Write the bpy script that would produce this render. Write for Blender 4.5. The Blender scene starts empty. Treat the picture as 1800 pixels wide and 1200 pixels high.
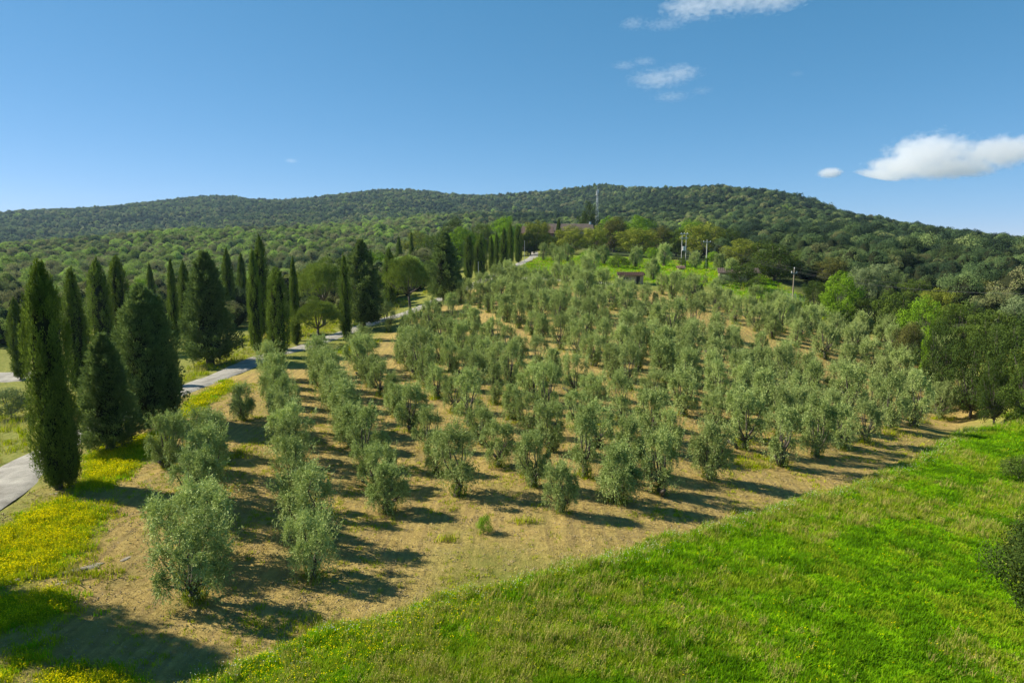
import bpy, math, random
import numpy as np
from mathutils import Vector, Matrix

# ------------------------------------------------------------------ camera, sky, sun, exposure
scene = bpy.context.scene
COL = scene.collection
CAM_Z, PITCH, FPX = 16.5, math.radians(8.0), 1200.0      # metres, tilt below level, focal length in px of 1800
cam_data = bpy.data.cameras.new('camera'); cam_data.lens = 24; cam_data.sensor_width = 36
cam_data.clip_start = 0.5; cam_data.clip_end = 20000
cam = bpy.data.objects.new('camera', cam_data); COL.objects.link(cam)
cam.location = (0, 0, CAM_Z); cam.rotation_euler = (math.radians(90) - PITCH, 0, 0)
scene.camera = cam
SUN_EL = math.radians(37.0)
SUN_AZ = math.radians(-76.0)                              # clockwise from +Y
SUN_DIR = Vector((math.cos(SUN_EL) * math.sin(SUN_AZ), math.cos(SUN_EL) * math.cos(SUN_AZ), math.sin(SUN_EL)))
world = bpy.data.worlds.new('World'); scene.world = world; world.use_nodes = True
wn = world.node_tree.nodes; wl = world.node_tree.links; wn.clear()
sky = wn.new('ShaderNodeTexSky'); sky.sky_type = 'NISHITA'; sky.sun_disc = False
sky.sun_elevation = SUN_EL; sky.sun_rotation = SUN_AZ % (2 * math.pi); sky.altitude = 300
sky.air_density = 0.6; sky.dust_density = 0.0; sky.ozone_density = 6.0
EXPOSURE = 0.95
# clear Mediterranean blue: the sky's range is compressed a little, channel by channel, the same all round
sep = wn.new('ShaderNodeSeparateColor'); comb = wn.new('ShaderNodeCombineColor'); wl.new(sky.outputs[0], sep.inputs[0])
SKY_K = 0.105 * 2 ** 0.35
for ch, (gain, power) in enumerate(((.86, 1.0), (.75, .6), (.89, .6))):
    a = wn.new('ShaderNodeMath'); a.operation = 'MULTIPLY'; a.inputs[1].default_value = SKY_K
    b = wn.new('ShaderNodeMath'); b.operation = 'POWER'; b.inputs[1].default_value = power
    c = wn.new('ShaderNodeMath'); c.operation = 'MULTIPLY'; c.inputs[1].default_value = gain / (0.105 * 2 ** EXPOSURE)
    wl.new(sep.outputs[ch], a.inputs[0]); wl.new(a.outputs[0], b.inputs[0]); wl.new(b.outputs[0], c.inputs[0]); wl.new(c.outputs[0], comb.inputs[ch])
bg = wn.new('ShaderNodeBackground'); bg.inputs['Strength'].default_value = 0.105
wo = wn.new('ShaderNodeOutputWorld')
wl.new(comb.outputs[0], bg.inputs[0]); wl.new(bg.outputs[0], wo.inputs[0])
sun_data = bpy.data.lights.new('sun', 'SUN'); sun_data.energy = 5.0; sun_data.angle = math.radians(0.53)
sun_data.color = (1.0, 0.93, 0.80)
sun = bpy.data.objects.new('sun', sun_data); COL.objects.link(sun)
sun.rotation_euler = (-SUN_DIR).to_track_quat('-Z', 'Y').to_euler(); sun.location = SUN_DIR * 200
scene.view_settings.view_transform = 'Standard'; scene.view_settings.look = 'None'
scene.view_settings.exposure = EXPOSURE; scene.view_settings.gamma = 1
scene.cycles.volume_bounces = 8; scene.cycles.use_denoising = True; scene.cycles.max_bounces = 6
scene.cycles.diffuse_bounces = 3; scene.cycles.transmission_bounces = 4; scene.cycles.transparent_max_bounces = 8

rng = np.random.default_rng(7)
random.seed(7)

# ------------------------------------------------------------------ small maths
def smooth(a, b, x):
    t = np.clip((x - a) / (b - a), 0, 1); return t * t * (3 - 2 * t)
def _hash(ix, iy, seed):
    h = (ix.astype(np.int64) * 374761393 + iy.astype(np.int64) * 668265263 + seed * 974634777) & 0x7fffffff
    h = ((h ^ (h >> 13)) * 1274126177) & 0x7fffffff
    return ((h ^ (h >> 16)) & 0xffff) / 65535.0
def vnoise(x, y, seed=0):
    x = np.asarray(x, float); y = np.asarray(y, float)
    ix, iy = np.floor(x), np.floor(y); fx, fy = x - ix, y - iy
    fx = fx * fx * (3 - 2 * fx); fy = fy * fy * (3 - 2 * fy)
    a, b = _hash(ix, iy, seed), _hash(ix + 1, iy, seed)
    c, d = _hash(ix, iy + 1, seed), _hash(ix + 1, iy + 1, seed)
    return (a + (b - a) * fx) * (1 - fy) + (c + (d - c) * fx) * fy
def fbm(x, y, seed=0, oct=3):
    s, amp, tot = 0, 1, 0
    for o in range(oct):
        s = s + amp * vnoise(np.asarray(x) * 2 ** o, np.asarray(y) * 2 ** o, seed + o); tot += amp; amp *= 0.5
    return s / tot

# a pixel of the 1800 x 1200 photograph -> azimuth and rise per metre of horizontal range
def pix_ray(u, v):
    a = (np.asarray(u, float) - 900) / FPX; b = -(np.asarray(v, float) - 600) / FPX
    dx = a; dy = math.cos(PITCH) + b * math.sin(PITCH); dz = -math.sin(PITCH) + b * math.cos(PITCH)
    h = np.hypot(dx, dy)
    return np.arctan2(dx, dy), dz / h

# ------------------------------------------------------------------ terrain: surveyed heights, smooth spline through them
SURVEY_Z = [  # (u, v, ground height)
 (900,1200,0),(300,1200,.1),(0,1200,.8),(-300,1200,1.0),(1500,1200,-1),(1800,1200,-2),(2200,1200,-3),
 (343,1057,.25),(540,1010,0),(685,890,0),(800,870,0),(985,895,0),(1160,868,-.6),(1380,810,-1.5),(1605,751,-2.5),
 (1740,715,-3.5),(1800,900,-3),(2200,900,-4),(2200,720,-4.5),(0,1000,.9),(105,860,1.0),(0,870,.7),(0,780,-.8),(0,665,-1),(-400,860,-.5),(-400,700,-1.5),
 (200,740,.8),(400,655,1.3),(560,605,1.8),(740,548,4),(870,487,8.5),(940,455,12),(760,818,.2),(873,795,.4),
 (650,680,1.2),(750,667,1.5),(950,690,1.2),(990,600,2.8),(850,600,2.8),(900,540,5.5),(950,492,8.9),(1100,492,8.5),
 (1250,500,7.5),(1390,530,4.5),(1250,640,.8),(1450,620,0),(1550,600,0),(1600,640,-1.5),(1100,560,4.3),(1250,560,3.5),
 (1000,460,11.5),(1200,465,10.5),(957,440,14.2),(1300,480,8.7)]
SURVEY_R = [  # (u, v, horizontal range)
 (0,605,140),(0,530,260),(0,498,380),(0,470,500),(0,443,700),(0,425,1400),(0,381,2200),(-400,395,2200),(-400,445,700),(-400,500,350),
 (200,366,2200),(300,434,600),(300,419,750),(300,400,1500),(300,357,2200),(400,352,2200),(520,359,2200),(690,340,2000),
 (600,405,750),(600,440,500),(600,480,350),(560,540,180),(600,505,250),(800,399,750),(800,385,900),
 (850,352,2000),(960,349,1900),(1050,334,1600),(1120,338,1450),(1175,338,1350),(1225,339,1300),(1290,341,1200),(1400,355,1000),(1560,398,750),
 (1680,420,620),(1800,437,550),(2200,470,500),(1100,406,600),(1100,386,800),(900,404,700),(900,384,900),
 (1300,406,500),(1300,434,350),(1300,376,750),(1500,434,350),(1500,474,230),(1500,406,550),(1700,510,200),(1700,570,140),
 (1700,456,330),(1700,431,450),(1800,480,280),(1800,640,105),(1600,570,150),(2200,520,230)]
SURVEY_H = [  # (u, range, height)
 (1000,330,16),(1100,330,15.5),(900,330,14),(1200,330,14),(800,260,10),(700,200,5),(1050,430,19),
 (0,1100,4),(300,1100,17),(600,1150,45),(-400,1100,4),(850,1300,62),(1000,1200,66),
 (0,3300,60),(400,3300,80),(800,3300,80),(1050,2600,80),(1170,2200,75),(1290,1900,60),(1400,1600,40),(1560,1200,10),(1800,900,-10),(2200,900,-15),(-400,3300,60),
 (1800,2500,-40),(2200,2500,-40),(1560,2500,-20),(-400,7000,-30),(200,7000,-30),(800,7000,-30),(1400,7000,-40),(2200,7000,-60),
 (900,8,0),(-400,8,.3),(2200,8,-1.5),(1400,8,-.3),(300,8,.1)]
AK, LK = 1 / math.radians(14), 2.2
pts = []
for u, v, z in SURVEY_Z:
    az, s = pix_ray(u, v); pts.append((az, math.log((CAM_Z - z) / -s), z))
for u, v, r in SURVEY_R:
    az, s = pix_ray(u, v); pts.append((az, math.log(r), CAM_Z + s * r))
for u, r, z in SURVEY_H:
    az, s = pix_ray(u, 520); pts.append((az, math.log(r), z))
pts = np.array(pts)
def tps_fit(P, z, lam):
    n = len(P); d = np.hypot(P[:, None, 0] - P[None, :, 0], P[:, None, 1] - P[None, :, 1])
    K = np.where(d > 0, d * d * np.log(d + 1e-12), 0) + lam * np.eye(n)
    A = np.zeros((n + 3, n + 3)); A[:n, :n] = K; A[:n, n] = A[n, :n] = 1
    A[:n, n + 1:] = P; A[n + 1:, :n] = P.T
    return np.linalg.solve(A, np.concatenate([z, np.zeros(3)]))
P2 = np.stack([pts[:, 0] * AK, pts[:, 1] * LK], 1)
# heights are splined as z/range-ish so that far hills do not ripple the near ground
WGT = lambda lr: np.exp(lr) / 60.0 + 1.0
coef = tps_fit(P2, pts[:, 2] / WGT(pts[:, 1]), 2e-3)
AZ_MAX = math.radians(52)
TA = np.linspace(-AZ_MAX, AZ_MAX, 261); TL = np.linspace(math.log(8), math.log(7000), 300)
ga, gl = np.meshgrid(TA, TL, indexing='ij')
q = np.stack([ga.ravel() * AK, gl.ravel() * LK], 1)
zt = np.zeros(len(q))
for i in range(0, len(q), 8000):
    c = q[i:i + 8000]; d = np.hypot(c[:, None, 0] - P2[None, :, 0], c[:, None, 1] - P2[None, :, 1])
    zt[i:i + 8000] = (d * d * np.log(d + 1e-12)) @ coef[:-3] + coef[-3] + c @ coef[-2:]
ZT = zt.reshape(ga.shape) * WGT(gl)
def base_height(x, y):
    x = np.asarray(x, float); y = np.asarray(y, float)
    r = np.maximum(np.hypot(x, y), 8.001); az = np.arctan2(x, y)
    az = np.clip(az, -AZ_MAX + 1e-6, AZ_MAX - 1e-6); lr = np.clip(np.log(r), TL[0], TL[-1] - 1e-6)
    fa = (az + AZ_MAX) / (TA[1] - TA[0]); fl = (lr - TL[0]) / (TL[1] - TL[0])
    ia = fa.astype(int); il = fl.astype(int); fa = fa - ia; fl = fl - il
    z = (ZT[ia, il] * (1 - fa) + ZT[ia + 1, il] * fa) * (1 - fl) + (ZT[ia, il + 1] * (1 - fa) + ZT[ia + 1, il + 1] * fa) * fl
    big = smooth(250, 700, r)
    z = z + big * ((fbm(x / 170, y / 170, 11) - .5) * 0.008 * np.minimum(r, 2200))
    return z
def hit(u, v, hfun=None, rmin=9.0, rmax=4000.0):
    """world x, y where the sight line of a photograph pixel meets the ground"""
    hfun = hfun or base_height
    az, s = pix_ray(u, v); rs = np.exp(np.linspace(math.log(rmin), math.log(rmax), 4000))
    zz = hfun(np.sin(az) * rs, np.cos(az) * rs); ray = CAM_Z + s * rs
    k = np.argmax(ray <= zz) if (ray <= zz).any() else len(rs) - 1
    return math.sin(az) * rs[k], math.cos(az) * rs[k]
def at_range(u, r):
    az, _ = pix_ray(u, 520); return math.sin(az) * r, math.cos(az) * r
def poly_world(pp): return np.array([hit(u, v) for u, v in pp])
def sdist(px, py, poly):
    """signed distance to a polygon (positive inside)"""
    d2 = np.full(px.shape, 1e18); ins = np.zeros(px.shape, bool); n = len(poly)
    for i in range(n):
        ax, ay = poly[i]; bx, by = poly[(i + 1) % n]
        ex, ey = bx - ax, by - ay
        t = np.clip(((px - ax) * ex + (py - ay) * ey) / (ex * ex + ey * ey + 1e-12), 0, 1)
        d2 = np.minimum(d2, (px - ax - t * ex) ** 2 + (py - ay - t * ey) ** 2)
        c = ((ay > py) != (by > py)) & (px < (bx - ax) * (py - ay) / (by - ay + 1e-12) + ax)
        ins ^= c
    return np.where(ins, 1, -1) * np.sqrt(d2)
def polyline_dist(px, py, line):
    d2 = np.full(px.shape, 1e18)
    for i in range(len(line) - 1):
        ax, ay = line[i]; bx, by = line[i + 1]; ex, ey = bx - ax, by - ay
        t = np.clip(((px - ax) * ex + (py - ay) * ey) / (ex * ex + ey * ey + 1e-12), 0, 1)
        d2 = np.minimum(d2, (px - ax - t * ex) ** 2 + (py - ay - t * ey) ** 2)
    return np.sqrt(d2)

# ------------------------------------------------------------------ land use
MEADOW = poly_world([(300,1214),(420,1172),(560,1117),(700,1087),(760,1057),(880,1032),(1000,997),(1100,977),(1160,952),
    (1290,917),(1400,882),(1500,857),(1620,804),(1640,788),(1700,759),(1785,746)])
MEADOW = np.vstack([MEADOW, [hit(1765, 715)], [at_range(1790, 92)], [(110, 90)], [(120, 10)], [(40, -40)], [(-12, -30)], [(-12, 18)]])
FLOWERS = [poly_world(p) for p in (
    [(-40,960),(0,928),(60,888),(110,878),(180,888),(190,915),(150,970),(90,1000),(40,1022),(0,1030),(-60,1050)],
    [(140,862),(150,800),(230,768),(287,765),(280,788),(232,830),(195,858)],
    [(300,738),(330,708),(400,668),(418,678),(352,720),(312,740)],
    [(-60,1090),(0,1055),(80,1033),(140,1050),(130,1075),(60,1100),(0,1122)],
    [(-60,1215),(0,1165),(60,1140),(95,1128),(85,1160),(40,1180),(0,1215)],
    [(40,1215),(110,1172),(170,1165),(260,1192),(250,1215)],
    [(590,618),(640,600),(665,598),(650,612),(610,625)])]
FIELD_L = poly_world([(-400,760),(0,695),(62,705),(140,690),(180,700),(120,760),(62,785),(0,822),(-400,950)])
VERGE_L = poly_world([(180,735),(330,650),(430,595),(520,560),(650,535),(740,520),(800,490),(760,505),(700,545),(600,580),(480,612),(330,680),(200,742)])
GARDEN = poly_world([(905,488),(940,450),(1010,448),(1120,452),(1260,462),(1330,480),(1420,530),(1470,560),(1420,565),(1330,535),(1260,505),(1180,500),(1100,498),(1000,484)])
GROVE_PIX = [(250,1100),(280,830),(420,705),(470,664),(560,658),(620,648),(665,625),(720,592),(790,562),(828,515),(900,500),(960,498),(1060,504),(1180,514),
    (1280,538),(1390,562),(1480,594),(1560,592),(1640,640),(1745,708),(1720,725),(1600,757),(1380,825),(1240,850),(1090,892),(990,905),(800,880),(690,905),(560,1020),(350,1070)]
GROVE = poly_world(GROVE_PIX)
ROAD = poly_world([(-160,960),(0,865),(55,808),(200,736),(325,683),(400,655),(464,627),(533,610),(585,592),(655,567),(720,548),(773,525),(812,511),(850,492),(877,478),(915,463),(937,452),(939,443)])
TRACK = poly_world([(852,491),(915,490),(973,492),(1057,498),(1110,506)])
YARD = poly_world([(-120,668),(0,663),(52,660),(110,652)])
CLEARING = np.array([at_range(u, r) for u, r in ((1156, 1215), (1234, 1185), (1240, 1330), (1160, 1390))])
def resample(line, step):
    out = [line[0]]
    P = [line[0]] + list(line) + [line[-1]]
    for i in range(1, len(P) - 2):
        p0, p1, p2, p3 = P[i - 1], P[i], P[i + 1], P[i + 2]
        n = max(2, int(np.hypot(*(p2 - p1)) / step))
        for k in range(1, n + 1):
            t = k / n
            out.append(.5 * ((2 * p1) + (-p0 + p2) * t + (2 * p0 - 5 * p1 + 4 * p2 - p3) * t * t + (-p0 + 3 * p1 - 3 * p2 + p3) * t ** 3))
    return np.array(out)
ROAD_F, TRACK_F, YARD_F = resample(ROAD, 1.0), resample(TRACK, 1.0), resample(YARD, 1.0)

def near_masks(x, y):
    """land cover in [0,1]: meadow, flowers, rough grass, soil, road-side distance"""
    r = np.hypot(x, y); near = r < 420
    m = {k: np.zeros(x.shape) for k in ('meadow', 'flower', 'rough', 'garden', 'grove')}
    xs, ys = x[near], y[near]
    wob = (fbm(xs / 1.6, ys / 1.6, 3) - .5) * 1.3
    md = sdist(xs, ys, MEADOW); m['meadow'][near] = smooth(-.25, .35, md + wob * .9)
    fl = np.full(xs.shape, -1e9)
    for p in FLOWERS: fl = np.maximum(fl, sdist(xs, ys, p))
    m['flower'][near] = smooth(-.5, .5, fl + wob)
    lf = np.maximum(sdist(xs, ys, FIELD_L), sdist(xs, ys, VERGE_L)); m['rough'][near] = smooth(-.8, .8, lf + wob * 1.5)
    m['garden'][near] = smooth(-2, 2, sdist(xs, ys, GARDEN) + wob * 2)
    g = sdist(xs, ys, GROVE); fr = smooth(60, 100, np.hypot(xs, ys)) * (xs > 0); m['grove'][near] = smooth(-9, -3, g) * (1 - fr) + fr * smooth(-3, 1, g + wob * 2)
    return m

def height(x, y):
    x = np.asarray(x, float); y = np.asarray(y, float); shp = x.shape
    xf, yf = x.ravel(), y.ravel(); z = base_height(xf, yf); r = np.hypot(xf, yf)
    nr = r < 180
    if nr.any():
        xs, ys = xf[nr], yf[nr]
        md = sdist(xs, ys, MEADOW)
        z[nr] += .38 * smooth(-.6, 1.1, md + (fbm(xs / 1.3, ys / 1.3, 5) - .5) * 1.2) + (fbm(xs / 3.2, ys / 3.2, 21) - .5) * .22 + (fbm(xs / .8, ys / .8, 23, 2) - .5) * .09
        rd = np.minimum(polyline_dist(xs, ys, ROAD_F[::3]), polyline_dist(xs, ys, YARD_F[::3]))
        z[nr] -= .18 * (1 - smooth(1.2, 2.6, rd))
    return z.reshape(shp)
def hz(x, y): return float(height(np.array([x]), np.array([y]))[0])

# ------------------------------------------------------------------ materials
def new_mat(name):
    m = bpy.data.materials.new(name); m.use_nodes = True; nt = m.node_tree; nt.nodes.clear()
    out = nt.nodes.new('ShaderNodeOutputMaterial'); return m, nt, out
def N(nt, kind, **kw):
    n = nt.nodes.new('ShaderNode' + kind)
    for k, v in kw.items(): setattr(n, k, v)
    return n
def noise_node(nt, scale, detail=3, coord='Object', rough=.55):
    tc = N(nt, 'TexCoord'); n = N(nt, 'TexNoise'); n.inputs['Scale'].default_value = scale
    n.inputs['Detail'].default_value = detail; n.inputs['Roughness'].default_value = rough
    nt.links.new(tc.outputs[coord], n.inputs['Vector']); return n
def ramp(nt, src, stops):
    r = N(nt, 'ValToRGB'); e = r.color_ramp.elements
    while len(e) > 1: e.remove(e[-1])
    e[0].position = stops[0][0]; e[0].color = (*stops[0][1], 1)
    for p, c in stops[1:]:
        k = e.new(p); k.color = (*c, 1)
    nt.links.new(src, r.inputs[0]); return r
def mixc(nt, fac, a, b, blend='MIX'):
    m = N(nt, 'Mix', data_type='RGBA', blend_type=blend)
    for sock, val in ((m.inputs[0], fac), (m.inputs[6], a), (m.inputs[7], b)):
        if hasattr(val, 'is_linked') or hasattr(val, 'links'): nt.links.new(val, sock)
        elif isinstance(val, (int, float)): sock.default_value = val
        else: sock.default_value = (*val, 1)
    return m.outputs[2]
def math_n(nt, op, a, b=None, clamp=False):
    m = N(nt, 'Math', operation=op, use_clamp=clamp)
    for i, val in enumerate((a, b)):
        if val is None: continue
        if isinstance(val, (int, float)): m.inputs[i].default_value = val
        else: nt.links.new(val, m.inputs[i])
    return m.outputs[0]
def leaf_material(name, stops, trans=.3, rough=.7, spec=.0, var=.3, tint_w=.6, sat=1.0, tmix=.35):
    """foliage: colour varies leaf by leaf (tint) and plant by plant (object random)"""
    m, nt, out = new_mat(name)
    at = N(nt, 'Attribute', attribute_name='tint'); oi = N(nt, 'ObjectInfo')
    f = math_n(nt, 'ADD', math_n(nt, 'MULTIPLY', at.outputs['Fac'], tint_w), math_n(nt, 'MULTIPLY', oi.outputs['Random'], 1 - tint_w))
    rp = ramp(nt, f, stops)
    hs = N(nt, 'HueSaturation'); nt.links.new(rp.outputs[0], hs.inputs['Color']); hs.inputs['Saturation'].default_value = sat
    wnoise = N(nt, 'TexWhiteNoise', noise_dimensions='1D'); nt.links.new(oi.outputs['Random'], wnoise.inputs['W'])
    val = math_n(nt, 'ADD', math_n(nt, 'MULTIPLY', wnoise.outputs['Value'], var), 1 - var / 2)
    nt.links.new(val, hs.inputs['Value'])
    p = N(nt, 'BsdfPrincipled'); p.inputs['Roughness'].default_value = rough; p.inputs['Specular IOR Level'].default_value = spec
    nt.links.new(hs.outputs[0], p.inputs['Base Color'])
    if trans > 0:
        tr = N(nt, 'BsdfTranslucent'); mx = N(nt, 'MixShader'); mx.inputs[0].default_value = trans
        tcol = mixc(nt, tmix, hs.outputs[0], (.34, .42, .01)); nt.links.new(tcol, tr.inputs['Color'])
        nt.links.new(p.outputs[0], mx.inputs[1]); nt.links.new(tr.outputs[0], mx.inputs[2]); nt.links.new(mx.outputs[0], out.inputs[0])
    else: nt.links.new(p.outputs[0], out.inputs[0])
    return m
def simple_material(name, c1, c2, scale, rough=.85, bump=.0, detail=4, metal=0.0, stretch=None):
    m, nt, out = new_mat(name); n = noise_node(nt, scale, detail)
    if stretch:
        mp = N(nt, 'Mapping'); mp.inputs['Scale'].default_value = stretch
        tc = [x for x in nt.nodes if x.type == 'TEX_COORD'][0]
        nt.links.new(tc.outputs['Object'], mp.inputs[0]); nt.links.new(mp.outputs[0], n.inputs['Vector'])
    rp = ramp(nt, n.outputs['Fac'], [(.3, c1), (.7, c2)])
    p = N(nt, 'BsdfPrincipled'); p.inputs['Roughness'].default_value = rough; p.inputs['Metallic'].default_value = metal
    nt.links.new(rp.outputs[0], p.inputs['Base Color'])
    if bump:
        b = N(nt, 'Bump'); b.inputs['Strength'].default_value = bump; b.inputs['Distance'].default_value = .05
        nt.links.new(n.outputs['Fac'], b.inputs['Height']); nt.links.new(b.outputs[0], p.inputs['Normal'])
    nt.links.new(p.outputs[0], out.inputs[0]); return m

M = {}
M['olive_leaf'] = leaf_material('olive_leaf', [(.0, (0.0750, 0.1066, 0.0274)), (.45, (0.2786, 0.3512, 0.1070)), (.8, (0.4387, 0.5086, 0.1724)), (1, (0.5692, 0.6298, 0.2540))], trans=.17, rough=.6, spec=.10, var=.42, tint_w=.75)
M['olive_shoot'] = leaf_material('olive_shoot', [(.0, (.10, .17, .018)), (1, (.20, .28, .03))], trans=.3, var=.3)
M['cypress_leaf'] = leaf_material('cypress_leaf', [(.0, (0.0638, 0.1049, 0.0201)), (.6, (0.1213, 0.1838, 0.0302)), (1, (0.2234, 0.3018, 0.0401))], trans=.30, tmix=.10, rough=.7, spec=.0, var=.3, tint_w=.7)
M['bushy_leaf'] = leaf_material('bushy_leaf', [(.0, (0.0671, 0.1123, 0.0380)), (.6, (0.1213, 0.1811, 0.0547)), (1, (0.2186, 0.2934, 0.0851))], trans=.26, tmix=.10, rough=.7, spec=.0, var=.25, tint_w=.7)
M['pine_leaf'] = leaf_material('pine_leaf', [(.0, (0.0766, 0.1248, 0.0272)), (.6, (0.1634, 0.2221, 0.0421)), (1, (0.2604, 0.3339, 0.0667))], trans=.15, rough=.6, var=.2, tint_w=.7)
GREENS = {
 'dark_leaf': [(.0, (0.0293, 0.0522, 0.0123)), (.6, (0.0538, 0.0854, 0.0176)), (1, (0.0928, 0.1304, 0.0263))],
 'mid_leaf': [(.0, (0.0484, 0.0810, 0.0155)), (.6, (0.0916, 0.1382, 0.0234)), (1, (0.1454, 0.1952, 0.0350))],
 'lime_leaf': [(.0, (0.0978, 0.1840, 0.0145)), (.6, (0.1782, 0.3105, 0.0186)), (1, (0.2645, 0.4140, 0.0310))],
 'ochre_leaf': [(.0, (0.1058, 0.1297, 0.0219)), (.6, (0.2042, 0.2333, 0.0316)), (1, (0.3175, 0.3370, 0.0510))],
 'grey_leaf': [(.0, (0.0975, 0.1350, 0.0567)), (.6, (0.1725, 0.2175, 0.0945)), (1, (0.2550, 0.3000, 0.1350))],
 'brown_leaf': [(.0, (0.0661, 0.0718, 0.0228)), (.6, (0.1256, 0.1226, 0.0331)), (1, (0.1851, 0.1794, 0.0466))]}
for k, s in GREENS.items(): M[k] = leaf_material(k, s, trans=.14, var=.25, tint_w=.75)
def forest_material():
    m, nt, out = new_mat('forest_leaf'); at = N(nt, 'Attribute', attribute_name='tint'); zn = N(nt, 'Attribute', attribute_name='zone', attribute_type='INSTANCER'); oi = N(nt, 'ObjectInfo')
    f = math_n(nt, 'ADD', zn.outputs['Fac'], math_n(nt, 'MULTIPLY', math_n(nt, 'SUBTRACT', at.outputs['Fac'], .5), .22))
    rp = ramp(nt, f, [(.0, (.036, .060, .032)), (.25, (.062, .102, .042)), (.45, (.112, .166, .056)), (.62, (.175, .228, .075)), (.75, (.235, .245, .095)), (.86, (.20, .19, .088)), (1, (.26, .37, .065))])
    hs = N(nt, 'HueSaturation'); nt.links.new(rp.outputs[0], hs.inputs['Color']); nt.links.new(math_n(nt, 'ADD', math_n(nt, 'MULTIPLY', oi.outputs['Random'], .8), .62), hs.inputs['Value'])
    p = N(nt, 'BsdfPrincipled'); p.inputs['Roughness'].default_value = .9; p.inputs['Specular IOR Level'].default_value = .05; nt.links.new(hs.outputs[0], p.inputs['Base Color'])
    tr = N(nt, 'BsdfTranslucent'); nt.links.new(hs.outputs[0], tr.inputs['Color']); mx = N(nt, 'MixShader'); mx.inputs[0].default_value = .32
    nt.links.new(p.outputs[0], mx.inputs[1]); nt.links.new(tr.outputs[0], mx.inputs[2]); nt.links.new(mx.outputs[0], out.inputs[0]); return m
M['forest_leaf'] = forest_material()
M['bark'] = simple_material('bark', (.055, .043, .033), (.13, .105, .08), 9, bump=.6, stretch=(3, 3, .6))
M['shade_core'] = simple_material('shade_core', (.012, .016, .007), (.032, .036, .016), 5, rough=1.0)  # near-black filler hull inside crowns: interior shade painted as colour
M['shade_core'].node_tree.nodes['Principled BSDF'].inputs['Specular IOR Level'].default_value = 0
M['grass'] = leaf_material('grass', [(.0, (0.1260, 0.2990, 0.0032)), (.5, (0.2100, 0.4370, 0.0048)), (.85, (0.3045, 0.5060, 0.0080)), (1, (0.4410, 0.5290, 0.0320))], trans=.4, var=.35, tint_w=.5)
M['pale_grass'] = leaf_material('pale_grass', [(.0, (.19, .30, .010)), (.6, (.29, .38, .016)), (1, (.40, .44, .05))], trans=.35, var=.35, tint_w=.5)
M['deep_grass'] = leaf_material('deep_grass', [(.0, (0.0660, 0.1755, 0.0032)), (.6, (0.1140, 0.2665, 0.0048)), (1, (0.1800, 0.3510, 0.0080))], trans=.35, var=.35, tint_w=.5)
M['dry_grass'] = leaf_material('dry_grass', [(.0, (0.2400, 0.2400, 0.0425)), (.6, (0.4080, 0.3480, 0.0935)), (1, (0.5520, 0.4680, 0.1615))], trans=.25, var=.3)
M['rough_grass'] = leaf_material('rough_grass', [(.0, (0.1914, 0.2700, 0.0037)), (.6, (0.3828, 0.4320, 0.0063)), (1, (0.5916, 0.5760, 0.0150))], trans=.3, var=.3)
M['petal'] = leaf_material('petal', [(.0, (0.7700, 0.5750, 0.0008)), (1, (0.8800, 0.7500, 0.0024))], trans=.2, var=.15)
M['white_petal'] = leaf_material('white_petal', [(.0, (.45, .48, .36)), (1, (.65, .66, .55))], trans=.2, var=.15)
M['straw'] = leaf_material('straw', [(.0, (0.2894, 0.2016, 0.0616)), (.6, (0.4452, 0.3288, 0.1094)), (1, (0.5788, 0.4455, 0.1642))], trans=.1, var=.25)

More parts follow.
